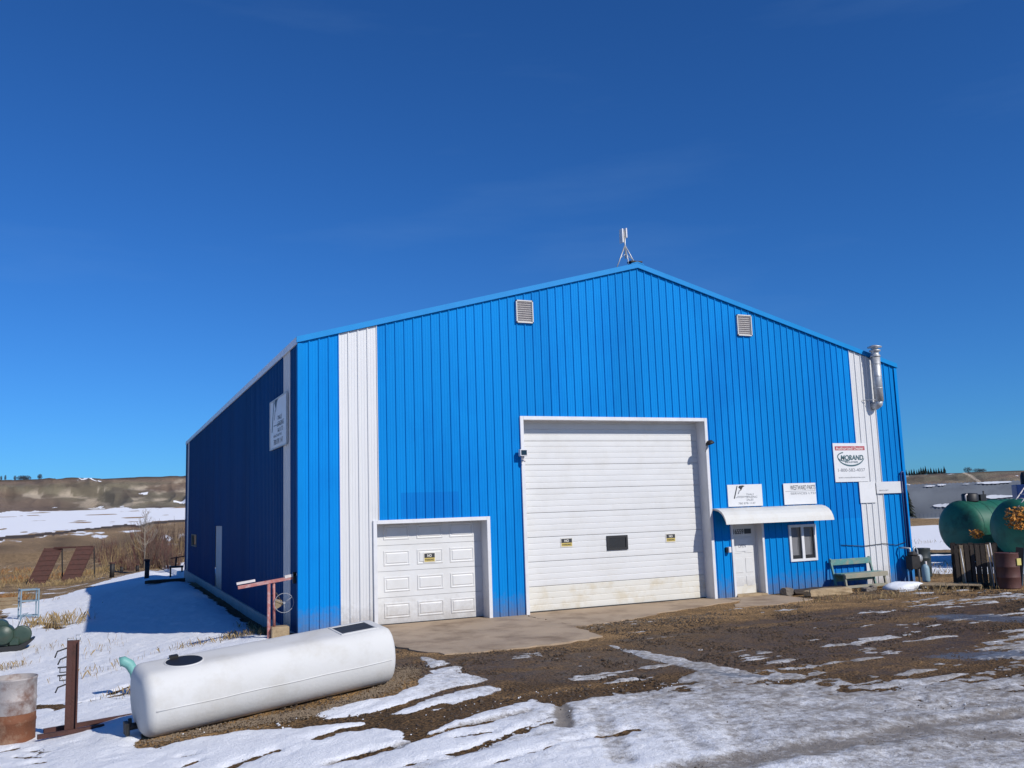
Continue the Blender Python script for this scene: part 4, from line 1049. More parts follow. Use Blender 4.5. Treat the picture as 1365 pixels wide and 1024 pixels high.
# teal pipe bend sticking out of the snow behind the tank
P = G(176, 925); 
t = empty('hose_elbow', P); tag(t, 'teal pipe bend sticking up behind the white tank', 'pipe')
m = MB(); m.tube([(.05, .0, .0), (.06, 0, .18), (.03, .0, .36), (-.05, 0, .50), (-.15, 0, .56), (-.21, 0, .55)], [.07, .075, .08, .085, .085, .08], 14); m.build('pipe', TEAL, t)
m = MB(); m.tube([(.05, 0, -.05), (.05, 0, .09)], .10, 12); m.build('collar', RUST, t)

# green engine on a black sled at the yard edge
P = G(12, 868); s = ppm(P)
t = empty('engine_on_sled', P); tag(t, 'dark green engine with belt wheel on a black sled', 'engine')
m = MB(); m.prism([(-.9, -.3, .0), (.32, -.3, .02), (.62, -.3, .30), (.58, -.3, .32), (.25, -.3, .16), (-.9, -.3, .14)], (0, .6, 0)); m.build('sled', BLACK, t)
m = MB(); m.lathe([(0, -.3), (.24, -.3), (.26, -.26), (.26, .26), (.24, .3), (0, .3)], 24, Matrix.Translation((-.14, 0, .46)) @ Matrix.Rotation(rad(90), 4, 'X')); m.build('engine_block', GREEN_MACH, t)
m = MB(); m.lathe([(0, -.07), (.07, -.07), (.08, -.04), (.19, -.03), (.20, -.06), (.25, -.06), (.25, .05), (.22, .06), (.10, .06), (0, .06)], 24, Matrix.Translation((.30, -.1, .42)) @ Matrix.Rotation(rad(90), 4, 'X')); m.build('belt_wheel', GREEN_MACH, t)
m = MB(); m.box((.0, -.22, .15), (.26, .22, .36)); m.build('gear_case', GREEN_MACH, t, bevel=.03)
m = MB(); m.prism([(-.46, -.2, .15), (-.02, -.2, .15), (-.02, -.2, .68), (-.08, -.2, .80), (-.18, -.2, .86), (-.30, -.2, .86), (-.40, -.2, .80), (-.46, -.2, .68)], (0, .42, 0)); m.build('radiator', GREEN_MACH, t, bevel=.02)
m = MB(); m.tube([(.15, .15, .55), (.30, .2, .95), (.42, .2, .98), (.30, .2, .88)], .015, 6); m.build('handle_bar', BLUEGREY, t)

# steel rack
P = G(39, 826); s = ppm(P)
t = empty('steel_rack', P); tag(t, 'blue grey open steel rack standing in the snow', 'rack')
w2, hh = 10.5 / s, 40 / s
for dx in (-w2, w2):
    for dy in (0, .42):
        m = MB(); m.beam((dx - dy * .25, dy, -.05), (dx - dy * .25, dy, hh), .045, .045, (0, 1, 0)); m.build('post', BLUEGREY, t)
for k in (.12, .60, .97):
    m = MB()
    m.beam((-w2, 0, hh * k), (w2, 0, hh * k), .04, .04); m.beam((-w2 - .105, .42, hh * k), (w2 - .105, .42, hh * k), .04, .04); m.beam((-w2, 0, hh * k), (-w2 - .105, .42, hh * k), .04, .04); m.beam((w2, 0, hh * k), (w2 - .105, .42, hh * k), .04, .04)
    m.build('shelf_frame', BLUEGREY, t)

# pair of rusty loading ramps joined by a bar
A_ = G(36, 779); B_ = G(80, 777); s = ppm(A_)
t = empty('loading_ramps', A_); tag(t, 'pair of tall rusty steel loading ramps joined by a bar', 'ramps')
q = B_ - A_; q.z = 0
wv = Vector((22 / s, -.05, 0)); up = Vector((19 / s, .75, 46 / s))
for off in (Vector((0, 0, 0)), q):
    a = off; b = a + wv
    m = MB(); m.prism([a, b, b + up, a + up], (0.02, .08, -.03)); m.build('ramp_plate', RUST, t)
    for k in range(7):
        z = a + up * ((k + .6) / 7.2)
        r_ = MB(); r_.beam(z + Vector((0, -.012, .01)), z + wv + Vector((0, -.012, .01)), .03, .022); r_.build('cleat', RUST, t)
    for e in (a, b):
        r_ = MB(); r_.beam(e + Vector((0, .02, -.02)), e + up + Vector((0, .02, .02)), .05, .14, (0, -1, .3)); r_.build('side_rail', RUST, t)
    m = MB(); m.beam(b + up * .96, Vector((b.x + up.x * .96 + .1, b.y + up.y + .1, -.1)), .10, .10, (0, 1, 0)); m.build('leg', DARKSTEEL, t)
    m = MB(); m.beam(a + up * .96 + Vector((0, .2, 0)), Vector((a.x + up.x * .96 + .1, a.y + up.y + .3, -.1)), .10, .10, (0, 1, 0)); m.build('leg', DARKSTEEL, t)
m = MB(); m.beam(up + wv * .5, q + up + wv * .9, .10, .12); m.build('tie_bar', RUST, t)

# low wooden box at the left yard edge
P = G(6, 812); t = empty('wooden_box', P); tag(t, 'low weathered wooden box half buried in dry grass', 'box')
for k in range(3):
    m = MB(); m.box((-1.0, -.3, .02 + k * .16), (.55, -.26, .165 + k * .16)); m.build('plank', WOOD, t)
    m = MB(); m.box((.51, -.255, .02 + k * .16), (.55, .5, .165 + k * .16)); m.build('plank', WOOD, t)

# odds and ends along the rear of the yard
def pipe_post(px, py, hpx, wpx, label):
    P = G(px, py); s = ppm(P); t = empty('pipe_post', P); tag(t, label, 'post')
    m = MB(); m.tube([(0, 0, -.1), (.02, 0, hpx / s)], wpx / s / 2, 10); m.build('pipe', DARKSTEEL, t)
    m = MB(); m.lathe([(wpx / s * .62, hpx / s * .92), (wpx / s * .62, hpx / s), (0, hpx / s + .01)], 10); m.build('cap', RUST, t)
pipe_post(149, 770, 20, 6, 'short dark steel post at the rear yard edge beside a low pipe')
pipe_post(195.5, 772, 26, 6, 'tallest dark steel post in the rear yard beside the bare tree')
pipe_post(162, 764, 9, 4, 'small dark steel stub by the low pipe in the rear yard')
pipe_post(183, 762, 9, 4, 'small dark steel stub next to the tallest post')
a, b = G(152, 766), G(197, 762)
t = empty('ground_pipe', a); tag(t, 'dark pipe running low over the snow at the rear yard edge', 'pipe')
m = MB(); m.tube([(0, 0, .22), ((b.x - a.x) * .5, (b.y - a.y) * .5, .18), (b.x - a.x, b.y - a.y, .25)], .05, 8); m.build('pipe', DARKSTEEL, t)
m = MB(); m.tube([(.1, 0, .22), (.18, .1, .42), (.3, .1, .2)], .025, 6); m.build('valve_loop', DARKSTEEL, t)
P = G(236, 769); s = ppm(P); t = empty('work_stand', P); tag(t, 'dark steel work stand at the rear corner of the building', 'stand')
m = MB(); m.box((-.45, -.25, .55), (.35, .3, .66)); m.build('top', DARKSTEEL, t)
for dx in (-.38, .28):
    for dy in (-.2, .22):
        m = MB(); m.tube([(dx, dy, -.05), (dx, dy, .56)], .035, 6); m.build('leg', DARKSTEEL, t)
m = MB(); m.tube([(-.1, 0, .66), (-.05, 0, 1.15)], .05, 8); m.beam((-.4, 0, 1.12), (.45, 0, 1.22), .06, .06); m.build('vise', RUST, t)
P = G(222, 777)
for k in range(3):
    m = MB(); m.box((-.9 + .1 * k, -.1 + .2 * k, .0), (.75 + .05 * k, .06 + .2 * k, .14)); o = m.build('timber', DARKWOOD, None, P, bevel=.01); o.rotation_euler.z = .05 * k
    tag(o, ('front', 'middle', 'back')[k] + ' one of three dark timbers lying beside the rear of the west wall', 'timber')

# hand-cranked machine on a wooden block beside the corner
P = G(362, 852); s = ppm(P)
t = empty('hand_crank_machine', P); tag(t, 'faded red hand-crank machine with wheel beside the front corner', 'machine')
zb = .26
m = MB(); m.box((-.02, -.15, 0), (.36, .18, zb)); m.build('wooden_block', PALEWOOD, t, bevel=.015)
m = MB(); m.box((-.09, -.02, .0), (-.03, .06, 68 / s + .07)); m.build('post', PINK, t)
m = MB(); m.tube([(.06, .02, zb), (.05, .02, 69 / s + .07)], .03, 8); m.build('screw_shaft', PINK, t)
m = MB(); m.beam((-.72, 0, 64 / s + .10), (.50, 0, 73 / s + .10), .07, .07); m.build('beam', PINK, t)
m = MB(); m.beam((-.75, -.01, 66 / s + .15), (-.36, -.01, 69 / s + .15), .08, .05); m.build('jaw', PALE_PAINT, t)
m = MB(); m.beam((.28, -.01, 73 / s + .12), (.62, -.01, 76 / s + .12), .06, .06); m.build('jaw', PALE_PAINT, t)
m = MB(); m.box((.46, -.04, 66 / s + .08), (.53, .04, 80 / s + .1)); m.build('clamp', DARKSTEEL, t)
wc = Vector((.26, -.06, zb + .50))
m = MB(); ring = [wc + Vector((.21 * math.cos(a), 0, .21 * math.sin(a))) for a in np.linspace(0, 2 * math.pi, 25)]; m.tube(ring, .007, 6, caps=False)
for a in (.6, 2.7, 4.8): m.tube([wc, wc + Vector((.21 * math.cos(a), 0, .21 * math.sin(a)))], .006, 5)
m.tube([wc + Vector((0, -.03, 0)), wc + Vector((0, .10, 0))], .025, 8); m.build('hand_wheel', mat('dull_wheel', (.34, .35, .37), .6), t)
m = MB(); m.prism([(.08, -.01, zb + .36), (.25, -.01, zb + .46), (.22, -.01, zb + .56), (.08, -.01, zb + .60)], (0, .06, 0)); m.build('gear_housing', WOOD, t)
m = MB(); m.tube([(.0, .02, zb + .66), (.1, .02, zb + .72), (.17, .02, zb + .60), (.2, .0, zb + .52)], .02, 6); m.build('linkage', DARKSTEEL, t)

# bench under the awning's end
b0, b1 = on_y(1106, 746, -.12), on_y(1159.5, 742.5, -.12)
bx0, bx1 = b0[0], b1[0]; zt = (b0[2] + b1[2]) / 2
t = empty('wooden_bench', (bx0, 0, 0)); tag(t, 'peeling teal wooden bench standing against the blue front wall', 'bench')
BL = bx1 - bx0
m = MB(); m.box((0, -.16, zt - .17), (BL, -.12, zt)); m.build('back_slat', BENCH_G, t, bevel=.006)
m = MB(); m.box((.0, -.26, zt - .62), (BL, -.22, zt - .40)); m.build('back_slat', BENCH_G, t, bevel=.006)
for k, (y, mm) in enumerate(((-.34, BENCH_G), (-.48, BENCH_G), (-.62, BENCH_T))):
    m = MB(); m.box((-.02, y - .065, .415), (BL + .08, y + .065, .455)); m.build('seat_slat', mm, t, bevel=.006)
m = MB(); m.box((0, -.70, .33), (BL + .06, -.66, .425)); m.build('apron', BENCH_T, t)
for dx in (.02, BL - .03):
    m = MB(); m.beam((dx, -.30, .0), (dx, -.10, zt + .02), .05, .06, (0, 1, 0)); m.build('rear_leg', BENCH_G, t)
    m = MB(); m.beam((dx + .02, -.66, .0), (dx, -.63, .42), .05, .06, (0, 1, 0)); m.build('front_leg', BENCH_T, t)
m = MB(); m.box((.02, -.69, .06), (BL + .02, -.65, .13)); m.build('stretcher', BENCH_T, t)
# beams and stones along the base of the wall
def rough_block(name, x0, x1, y0, y1, z0, z1, m_, label, cat, seed):
    rnd = random.Random(seed); bm = bmesh.new()
    bmesh.ops.create_cube(bm, size=1); bmesh.ops.subdivide_edges(bm, edges=bm.edges[:], cuts=3, use_grid_fill=True)
    for v in bm.verts:
        k = 1 - .10 * (abs(v.co.x) > .4) * (abs(v.co.z) > .4) - .08 * (abs(v.co.y) > .4) * (abs(v.co.z) > .4)
        v.co = Vector(((x0 + x1) / 2 + v.co.x * (x1 - x0) * k, (y0 + y1) / 2 + v.co.y * (y1 - y0) * k, (z0 + z1) / 2 + v.co.z * (z1 - z0) * k)) + Vector([rnd.uniform(-.012, .012) for _ in range(3)])
    me = bpy.data.meshes.new(name); bm.to_mesh(me); bm.free(); me.materials.append(m_)
    return tag(link(name, me), label, cat)
rough_block('wood_beam', 13.12, 14.55, -1.38, -1.12, -.02, .19, PALEWOOD, 'pale rough timber beam on the ground before the bench', 'beam', 1)
rough_block('stone_block', 12.95, 13.2, -.62, -.38, -.02, .20, STONE, 'small pale stone block at the wall beside the entrance step', 'stone', 2)
rough_block('black_timber', 13.25, 15.1, -.62, -.30, -.02, .13, DARKWOOD, 'dark wet timber lying along the wall below the window', 'timber', 3)
rough_block('stone_block', 15.25, 15.5, -1.18, -.98, -.02, .10, STONE, 'grey stone under the front of the bench', 'stone', 4)
rough_block('stone_block', 15.62, 15.78, -1.05, -.9, -.02, .13, STONE, 'small upright stone beside the bench leg', 'stone', 5)
# snow heap at the corner
bm = bmesh.new(); bmesh.ops.create_icosphere(bm, subdivisions=3, radius=1)
for v in bm.verts:
    n_ = float(vnoise(np.array([v.co.x * 2 + 5]), np.array([v.co.y * 2 + v.co.z]), 5)[0]); v.co = Vector((v.co.x * .62, v.co.y * .38, max(-.05, v.co.z * .19))) * (.8 + .45 * n_)
me = bpy.data.meshes.new('snow_heap'); bm.to_mesh(me); bm.free(); me.polygons.foreach_set('use_smooth', [True] * len(me.polygons)); me.materials.append(SNOW_M)
P = G(1206, 784); o = link('snow_heap', me, None, (P.x, P.y, P.z)); tag(o, 'small heap of melting snow at the right front corner', 'snow heap')

# gas meter at the corner
t = empty('gas_meter', (17.98, -.34, 0)); tag(t, 'grey gas meter with pipes at the right front corner', 'gas meter')
m = MB(); m.box((-.16, -.12, .42), (.16, .12, .80)); m.lathe([(0, .80), (.14, .80), (.16, .84), (.10, .92), (0, .93)], 14); m.build('meter_body', DARKSTEEL, t, bevel=.02)
m = MB(); m.tube([(.2, 0, -.1), (.2, 0, .95), (.14, 0, 1.06), (.06, 0, 1.0), (.06, 0, .85)], .028, 8); m.build('riser', GALV, t)
m = MB(); m.tube([(-.08, 0, .85), (-.08, 0, 1.02), (-.18, .12, 1.04), (-.2, .3, 1.04)], .028, 8); m.build('outlet_pipe', GALV, t)
m = MB(); m.lathe([(0, .04), (.10, .05), (.11, .1), (.11, .45), (.08, .52), (.03, .56), (0, .56)], 14, Matrix.Translation((.16, -.28, 0))); m.build('cylinder', mat('pale_blue_cylinder', (.25, .38, .45), .5), t)
m = MB(); m.lathe([(0, .0), (.11, .0), (.12, .04), (.06, .07), (0, .07)], 14, Matrix.Translation((.2, -.04, .72)) @ Matrix.Rotation(rad(90), 4, 'X')); m.build('regulator', GALV, t)
m = MB(); m.tube([(.42, -.1, 0), (.40, -.1, .62)], .03, 6); m.build('guard_post', PALE_PAINT, t)

# drums, pallets and boards east of the building
def drum(px, py, m_, label, h=.88, r=.29):
    P = G(px, py); t = empty('steel_drum', P); tag(t, label, 'drum')
    m = MB(); m.lathe([(0, .02), (r, 0), (r + .006, .01), (r, .03), (r, .28), (r + .008, .295), (r, .31), (r, .56), (r + .008, .575), (r, .59), (r, h - .03), (r + .006, h - .01), (r, h)], 28); m.build('body', m_, t)
    m = MB(); m.lathe([(r - .005, h - .012), (0, h - .018)], 28); m.lathe([(0, h - .005), (.035, h - .005), (.035, h - .018)], 10, Matrix.Translation((r * .55, 0, 0))); m.build('lid', m_, t)
    return t
d1 = drum(1230, 768, DRUM_DK, 'dark drum standing just past the right corner of the building')
d2 = drum(1346, 784, DRUM_RED, 'rust red drum standing beside the upright pallets', .95)
m = MB(); m.box((-.02, -.32, .62), (.14, -.30, .80)); m.build('paper_tag', mat('yellow_paper', (.6, .52, .16), .8), d2)
def pallet(P, rz, tilt, label, cat='pallet', seed=1, wd=1.08, hg=1.16):
    rnd = random.Random(seed); t = empty('wooden_pallet', P, rz); t.rotation_euler = (tilt, 0, rz); tag(t, label, cat)
    n_ = 8
    for k in range(n_):
        x = -wd / 2 + wd * (k + .5) / n_; w_ = wd / n_ * rnd.uniform(.70, .9)
        m = MB(); m.box((x - w_ / 2, -.10, rnd.uniform(0, .03)), (x + w_ / 2, -.082, hg - rnd.uniform(0, .04))); m.build('slat', WOOD if k in (1, 6) and seed == 1 else DARKWOOD, t)
    for z in (.04, hg / 2, hg - .08):
        m = MB(); m.box((-wd / 2, -.08, z - .04), (wd / 2, .02, z + .05)); m.build('stringer', DARKWOOD, t)
    return t
P = G(1304, 782)
va = math.atan2(P.x - CAM[0], P.y - CAM[1])
pallet(P, -va + .10, rad(-6), 'dark wooden pallet standing upright beside the red drum', seed=1)
pallet((P.x + .16, P.y + .16, P.z), -va - .02, rad(-4), 'dark wooden pallet standing upright behind another pallet', seed=2, wd=1.2, hg=1.2)
for k, (dx, dz) in enumerate(((-.28, 1.05), (.40, 1.15), (.47, 1.2))):
    a = Vector((P.x, P.y, P.z)) + Vector((math.cos(va), -math.sin(va), 0)) * dx - Vector((math.sin(va), math.cos(va), 0)) * .26
    m = MB(); m.tube([a, a + Vector((.05, .14, dz))], .016, 6); o = m.build('thin_rod', PALE_PAINT if k else GALV)
    tag(o, ('short pale rod leaning on the slats of the upright pallet', 'pale rod leaning on the pallet edge nearer the red drum', 'longest pale rod leaning on the pallet beside the red drum')[k], 'rod')
P = G(1270, 784); va = math.atan2(P.x - CAM[0], P.y - CAM[1])
t = empty('flat_pallet', P, -va); tag(t, 'pale wooden pallet lying flat before the upright pallets', 'pallet')
for k in range(5):
    m = MB(); m.box((-.8, -.35 + k * .17, .09), (.72, -.24 + k * .17, .11)); m.build('slat', PALEWOOD, t)
for x in (-.75, -.02, .35, .66):
    m = MB(); m.box((x, -.34, 0), (x + .05, .42, .089)); m.build('stringer', PALEWOOD, t)
P = G(1357, 781); va = math.atan2(P.x - CAM[0], P.y - CAM[1])
t = empty('leaning_board', P, -va); tag(t, 'dark sheet board leaning behind the red drum', 'board')
m = MB(); m.box((-.10, .15, 0), (.10, .19, 1.05), Matrix.Rotation(rad(8), 4, 'Y')); m.build('sheet', DARKSTEEL, t)
m = MB(); m.box((.101, .145, 0), (.125, .195, 1.05), Matrix.Rotation(rad(8), 4, 'Y')); m.build('edge_strip', BLUEGREY, t)

# green storage tanks
def green_tank(P, r, ln, label, rz=0.0):
    t = empty('green_tank', (P[0], P[1], 0), rz); tag(t, label, 'storage tank', 'green storage tanks beside the building')
    zc = P[2]; M = Matrix.Translation((0, 0, zc)) @ Matrix.Rotation(rad(90), 4, 'Y')
    m = MB(); m.lathe([(0, -.34), (r * .45, -.29), (r * .75, -.19), (r * .93, -.06), (r, .08), (r, ln - .08), (r * .93, ln + .06), (r * .75, ln + .19), (r * .45, ln + .29), (0, ln + .34)], 40, M); m.build('shell', GREEN_TANK, t)
    for k in range(9):
        x = .1 + (ln - .2) * k / 8
        m = MB(); m.lathe([(r, x - .02), (r + .014, x - .012), (r + .014, x + .012), (r, x + .02)], 40, M); m.build('weld_band', GREEN_TANK, t)
    for x in (.8, ln - .8):
        m = MB(); m.box((x - .1, -r * .8, -.05), (x + .1, r * .8, zc - r * .62)); m.build('cradle', DARKSTEEL, t)
    return t
P1 = on_depth(1280, 703.5, 34.6); P2 = on_depth(1352, 704.5, 31.6)
g1 = green_tank(P1, 1.0, 5.2, 'dark green cylindrical tank with black manhole fitting on top')
zt = P1[2] + 1.0
m = MB(); T = Matrix.Translation((.55, -.1, zt - .03)); m.lathe([(0, .32), (.26, .30), (.30, .26), (.30, 0)], 18, T); m.build('manhole', BLACK, g1)
m = MB(); m.box((.95, -.25, zt - .05), (1.25, .1, zt + .22)); m.tube([(1.3, -.1, zt - .05), (1.3, -.1, zt + .35)], .03, 6); m.build('valve', BLACK, g1)
m = MB(); m.tube([(.2, -.2, zt - .02), (.2, -.2, zt + .2), (.3, -.2, zt + .24)], .03, 6); m.build('vent_pipe', PALE_PAINT, g1)
g2 = green_tank(P2, .98, 5.2, 'dark green cylindrical tank behind the red drum with orange leaves on its end')
m = MB()
for k in range(2): m.tube([(-.15 + .0 * k, -.35 + .3 * k, P2[2] + .72), (.75, -.35 + .3 * k, P2[2] + 1.45)], .022, 6)
for k in range(5): m.tube([(-.15 + .18 * k, -.35, P2[2] + .72 + .146 * k), (-.15 + .18 * k, -.05, P2[2] + .72 + .146 * k)], .015, 5)
t = empty('access_ladder', (P2[0], P2[1], 0)); tag(t, 'short pale ladder leaning over the top of the green tanks', 'ladder'); m.build('ladder_frame', PALE_PAINT, t)
def leaf_clump(P, sx, sy, sz, n_, label, seed):
    rnd = random.Random(seed); t = empty('leaf_clump', P); tag(t, label, 'leaves')
    m = MB(); b = MB()
    for _ in range(7): b.tube([(rnd.uniform(-sx, sx) * .2, 0, -sz), (rnd.uniform(-sx, sx) * .6, rnd.uniform(-sy, sy) * .5, 0), (rnd.uniform(-sx, sx), rnd.uniform(-sy, sy), sz * rnd.uniform(.3, 1))], .012, 4)
    b.build('twigs', BARK, t)
    for _ in range(n_):
        a = rnd.uniform(0, 6.28); q = rnd.random() ** .5
        c = Vector((sx * q * math.cos(a), rnd.uniform(-sy, sy), sz * q * math.sin(a)))
        u = Vector([rnd.uniform(-1, 1) for _ in range(3)]).normalized(); w_ = u.orthogonal().normalized(); s_ = rnd.uniform(.05, .10)
        m.add([c - u * s_, c + w_ * s_ * .5, c + u * s_, c - w_ * s_ * .5], [(0, 1, 2, 3)])
    m.build('foliage', LEAF_O, t)
q = on_depth(1356, 691, 30.9); leaf_clump(q, .42, .2, .38, 260, 'bright orange dry leaves on the end of the green tank behind the red drum', 1)
q = on_depth(1303, 712, 31.6); leaf_clump(q, .26, .15, .15, 90, 'small clump of orange dry leaves above the upright pallets', 2)
m = MB()
P = on_depth(1362, 672, 38.0)
t = empty('blue_bin', (P[0], P[1], 0), -.8); tag(t, 'dark blue steel bin behind the green tanks', 'bin')
m.box((-.2, -.6, 0), (2.4, 1.0, on_depth(1362, 646, 38.0)[2])); m.build('bin_body', BLUE_BIN, t, bevel=.02)
zt = on_depth(1362, 646, 38.0)[2]
m = MB(); m.lathe([(.16, zt), (.16, zt + .35), (.10, zt + .5), (0, zt + .52)], 12, Matrix.Translation((.15, -.4, 0))); m.build('filler_cap', BLACK, t)

# long grey arched shed beyond the bank
a, b = math.radians(52.0), 116.0
C0 = Vector((CAM[0] + b * math.sin(a), CAM[1] + b * math.cos(a), 0)); ux = Vector((math.cos(a), -math.sin(a), 0)); uy = Vector((math.sin(a), math.cos(a), 0))
t = empty('arched_shed', C0, 0); tag(t, 'long low grey corrugated arched shed beyond the snowy ground', 'shed')
m = MB(); hw, hgt = 5.5, 3.85; na, nl = 18, 330
Lh = 33.0
for i in range(nl + 1):
    x = -Lh + 2 * Lh * i / nl; c = .05 * math.cos(math.pi * i)
    for k in range(na + 1):
        th = math.pi * k / na; p = ux * x + uy * (-(hw + c) * math.cos(th)) + Vector((0, 0, (hgt + c) * math.sin(th) - .1)); m.v.append(tuple(p))
for i in range(nl):
    for k in range(na):
        q = i * (na + 1) + k; m.f.append((q, q + 1, q + na + 2, q + na + 1)); m.s.append(True)
m.build('arched_roof', SHED, t)
for sgn in (-1, 1):
    m = MB(); pts = [ux * (sgn * (Lh - .2)) + uy * (-(hw - .1) * math.cos(math.pi * k / na)) + Vector((0, 0, (hgt - .1) * math.sin(math.pi * k / na) - .1)) for k in range(na + 1)]
    m.add(pts, [tuple(range(na + 1))]); m.build('end_wall', SHED, t)
def roof_snow(x0, x1, k0, k1, seed):
    rnd = random.Random(seed); n_ = 16; m = MB(); up_, lo_ = [], []
    for i in range(n_ + 1):
        x = x0 + (x1 - x0) * i / n_; e = math.sin(math.pi * i / n_) ** .5; mid_ = (k0 + k1) / 2; w_ = (k1 - k0) / 2 * e * rnd.uniform(.6, 1.1)
        for th, arr in ((mid_ + w_, up_), (mid_ - w_, lo_)):
            th = math.radians(th); arr.append(ux * x + uy * (-(hw + .12) * math.cos(th)) + Vector((0, 0, (hgt + .12) * math.sin(th) - .1)))
    m.add(up_ + lo_, [(i, i + 1, n_ + 2 + i, n_ + 1 + i) for i in range(n_)]); m.build('roof_snow', SNOW_M, t)
def shed_x(px): return (math.degrees(math.atan2(*(ray(px, 650)[:2]))) - 52.0) * math.pi / 180 * b
for i, (pa, pb, k0, k1) in enumerate(((1234, 1249, 62, 68), (1251, 1263, 64, 72), (1302, 1350, 64, 76), (1285, 1294, 66, 69), (1302, 1352, 30, 37), (1245, 1278, 18, 24))): roof_snow(shed_x(pa), shed_x(pb), k0, k1, i)

# ------------------------------------------------------------------ trees, brush and grass
def bare_shrub_mesh(name, seed, stems, hgt, spread, m_, r0=.016):
    rnd = random.Random(seed); m = MB()
    for _ in range(stems):
        a = rnd.uniform(0, 6.28); q = rnd.random() ** .6 * spread * .45; h = hgt * rnd.uniform(.45, 1.0)
        b = Vector((q * math.cos(a), q * math.sin(a), -.05)); d = Vector((math.cos(a) * spread * rnd.uniform(.1, .5), math.sin(a) * spread * rnd.uniform(.1, .5), h))
        pts = [b, b + d * .5 + Vector((rnd.uniform(-.06, .06), rnd.uniform(-.06, .06), 0)), b + d]
        m.tube(pts, [r0, r0 * .65, r0 * .25], 3, caps=False, smooth=False)
        for _k in range(rnd.randint(3, 6)):
            f = rnd.uniform(.3, .9); s = b + d * f; e = s + Vector((rnd.uniform(-.25, .25), rnd.uniform(-.25, .25), rnd.uniform(.1, .4))) * hgt * .35
            m.tube([s, e], [r0 * .45, r0 * .15], 3, caps=False, smooth=False)
    return m.mesh(name, m_)
shrubs = [bare_shrub_mesh('bare_shrub', 10 + k, 34, 1.7, 1.3, (BARK, mat('red_twig_bark', (.13, .055, .045), .9, 0, .3, 2), BARK, STRAW)[k]) for k in range(4)]
rnd = random.Random(3)
cells = []
for k in range(46):
    px = rnd.uniform(103, 250); f = (px - 100) / 150
    py = rnd.uniform(741 - 6 * f, 766 - 10 * f); cells.append((px, py))
for px, py in cells:
    P = G(px, py); s = ppm(P); q = rnd.uniform(16, 34 + (18 if px > 165 else 0)) / s / 1.7
    o = link('bare_shrub', shrubs[rnd.choice((0, 0, 1, 1, 2, 3))], None, P); o.scale = (q * .9, q * .9, q); o.rotation_euler.z = rnd.uniform(0, 6.28)
    tag(o, {shrubs[0]: 'leafless brown shrub in the thicket beyond the rear yard', shrubs[1]: 'reddish leafless shrub in the thicket beyond the rear yard', shrubs[2]: 'dense upright brown shrub in the thicket beyond the rear yard', shrubs[3]: 'pale straw coloured shrub in the thicket beyond the rear yard'}[o.data], 'shrub', 'bare shrubs beyond the yard')
# pale leafless sapling
P = G(192, 758); s = ppm(P)
t = empty('bare_tree', P); tag(t, 'pale slender leafless tree rising above the brown thicket', 'tree')
hT = 76 / s; rnd = random.Random(9)
m = MB(); m.tube([(0, 0, -.1), (.04, 0, hT * .35), (-.02, .03, hT * .7), (.0, .0, hT)], [.05, .04, .025, .008], 6); m.build('trunk', BARK_P, t)
m = MB()
for _ in range(46):
    f = rnd.uniform(.28, .98); z = hT * f; a = rnd.uniform(0, 6.28); ln = hT * (1.05 - f) * .38 + .12
    p0 = Vector((0, 0, z)); p1 = p0 + Vector((math.cos(a) * ln * .5, math.sin(a) * ln * .5, ln * .35)); p2 = p0 + Vector((math.cos(a) * ln * .8, math.sin(a) * ln * .8, ln * .95))
    m.tube([p0, p1, p2], [.016, .011, .006], 3, caps=False)
    for _k in range(4):
        w_ = rnd.uniform(.3, 1); s0 = p1.lerp(p2, w_); m.tube([s0, s0 + Vector((rnd.uniform(-.25, .25), rnd.uniform(-.25, .25), rnd.uniform(.05, .3)))], [.008, .004], 3, caps=False)
m.build('crown', BARK_P, t)

# conifers and bushes on the far ridges
def conifer_mesh(seed):
    rnd = random.Random(seed); m = MB()
    for k in range(9):
        z = .12 + .86 * k / 9; r = .30 * (1 - k / 9.6) * rnd.uniform(.8, 1.15); n_ = 9
        tip = (rnd.uniform(-.02, .02), rnd.uniform(-.02, .02), z + .20)
        vs = [tip]
        for j in range(n_ * 2):
            a = math.pi * j / n_; q = r * (1 if j % 2 else .45) * rnd.uniform(.75, 1.15); vs.append((q * math.cos(a), q * math.sin(a), z - .05 * (j % 2) + rnd.uniform(-.02, .02)))
        m.add(vs, [(0, 1 + j, 1 + (j + 1) % (2 * n_)) for j in range(2 * n_)])
    return m.mesh('crown', NEEDLE)
crowns = [conifer_mesh(k) for k in range(4)]
tk = MB(); tk.tube([(0, 0, -.2), (0, 0, .5)], [.03, .015], 6); trunk_me = tk.mesh('trunk', BARK)
def conifer(P, h, label, group, k):
    t = empty('conifer_tree', P); tag(t, label, 'tree', group); t.scale = (h, h, h); t.rotation_euler.z = k * 1.3
    link('crown', crowns[k % 4], t); link('trunk', trunk_me, t)
def az_of(px, py=640):
    d = ray(px, py); return math.degrees(math.atan2(d[0], d[1]))
def ridge_at(px, r):
    a = az_of(px); return Vector((CAM[0] + r * math.sin(math.radians(a)), CAM[1] + r * math.cos(math.radians(a)), hill_z(a, r)))
rnd = random.Random(4)
for k, px in enumerate((1209, 1213, 1216, 1219.5, 1223, 1226, 1229, 1232, 1235, 1238.5, 1242, 1246, 1249, 1252.5, 1256, 1260)):
    conifer(ridge_at(px, 775), rnd.uniform(4.2, 6.2) * (1.15 if k % 5 == 3 else 1), 'small dark conifer in the row along the far ridge', 'conifers on the far ridge', k)
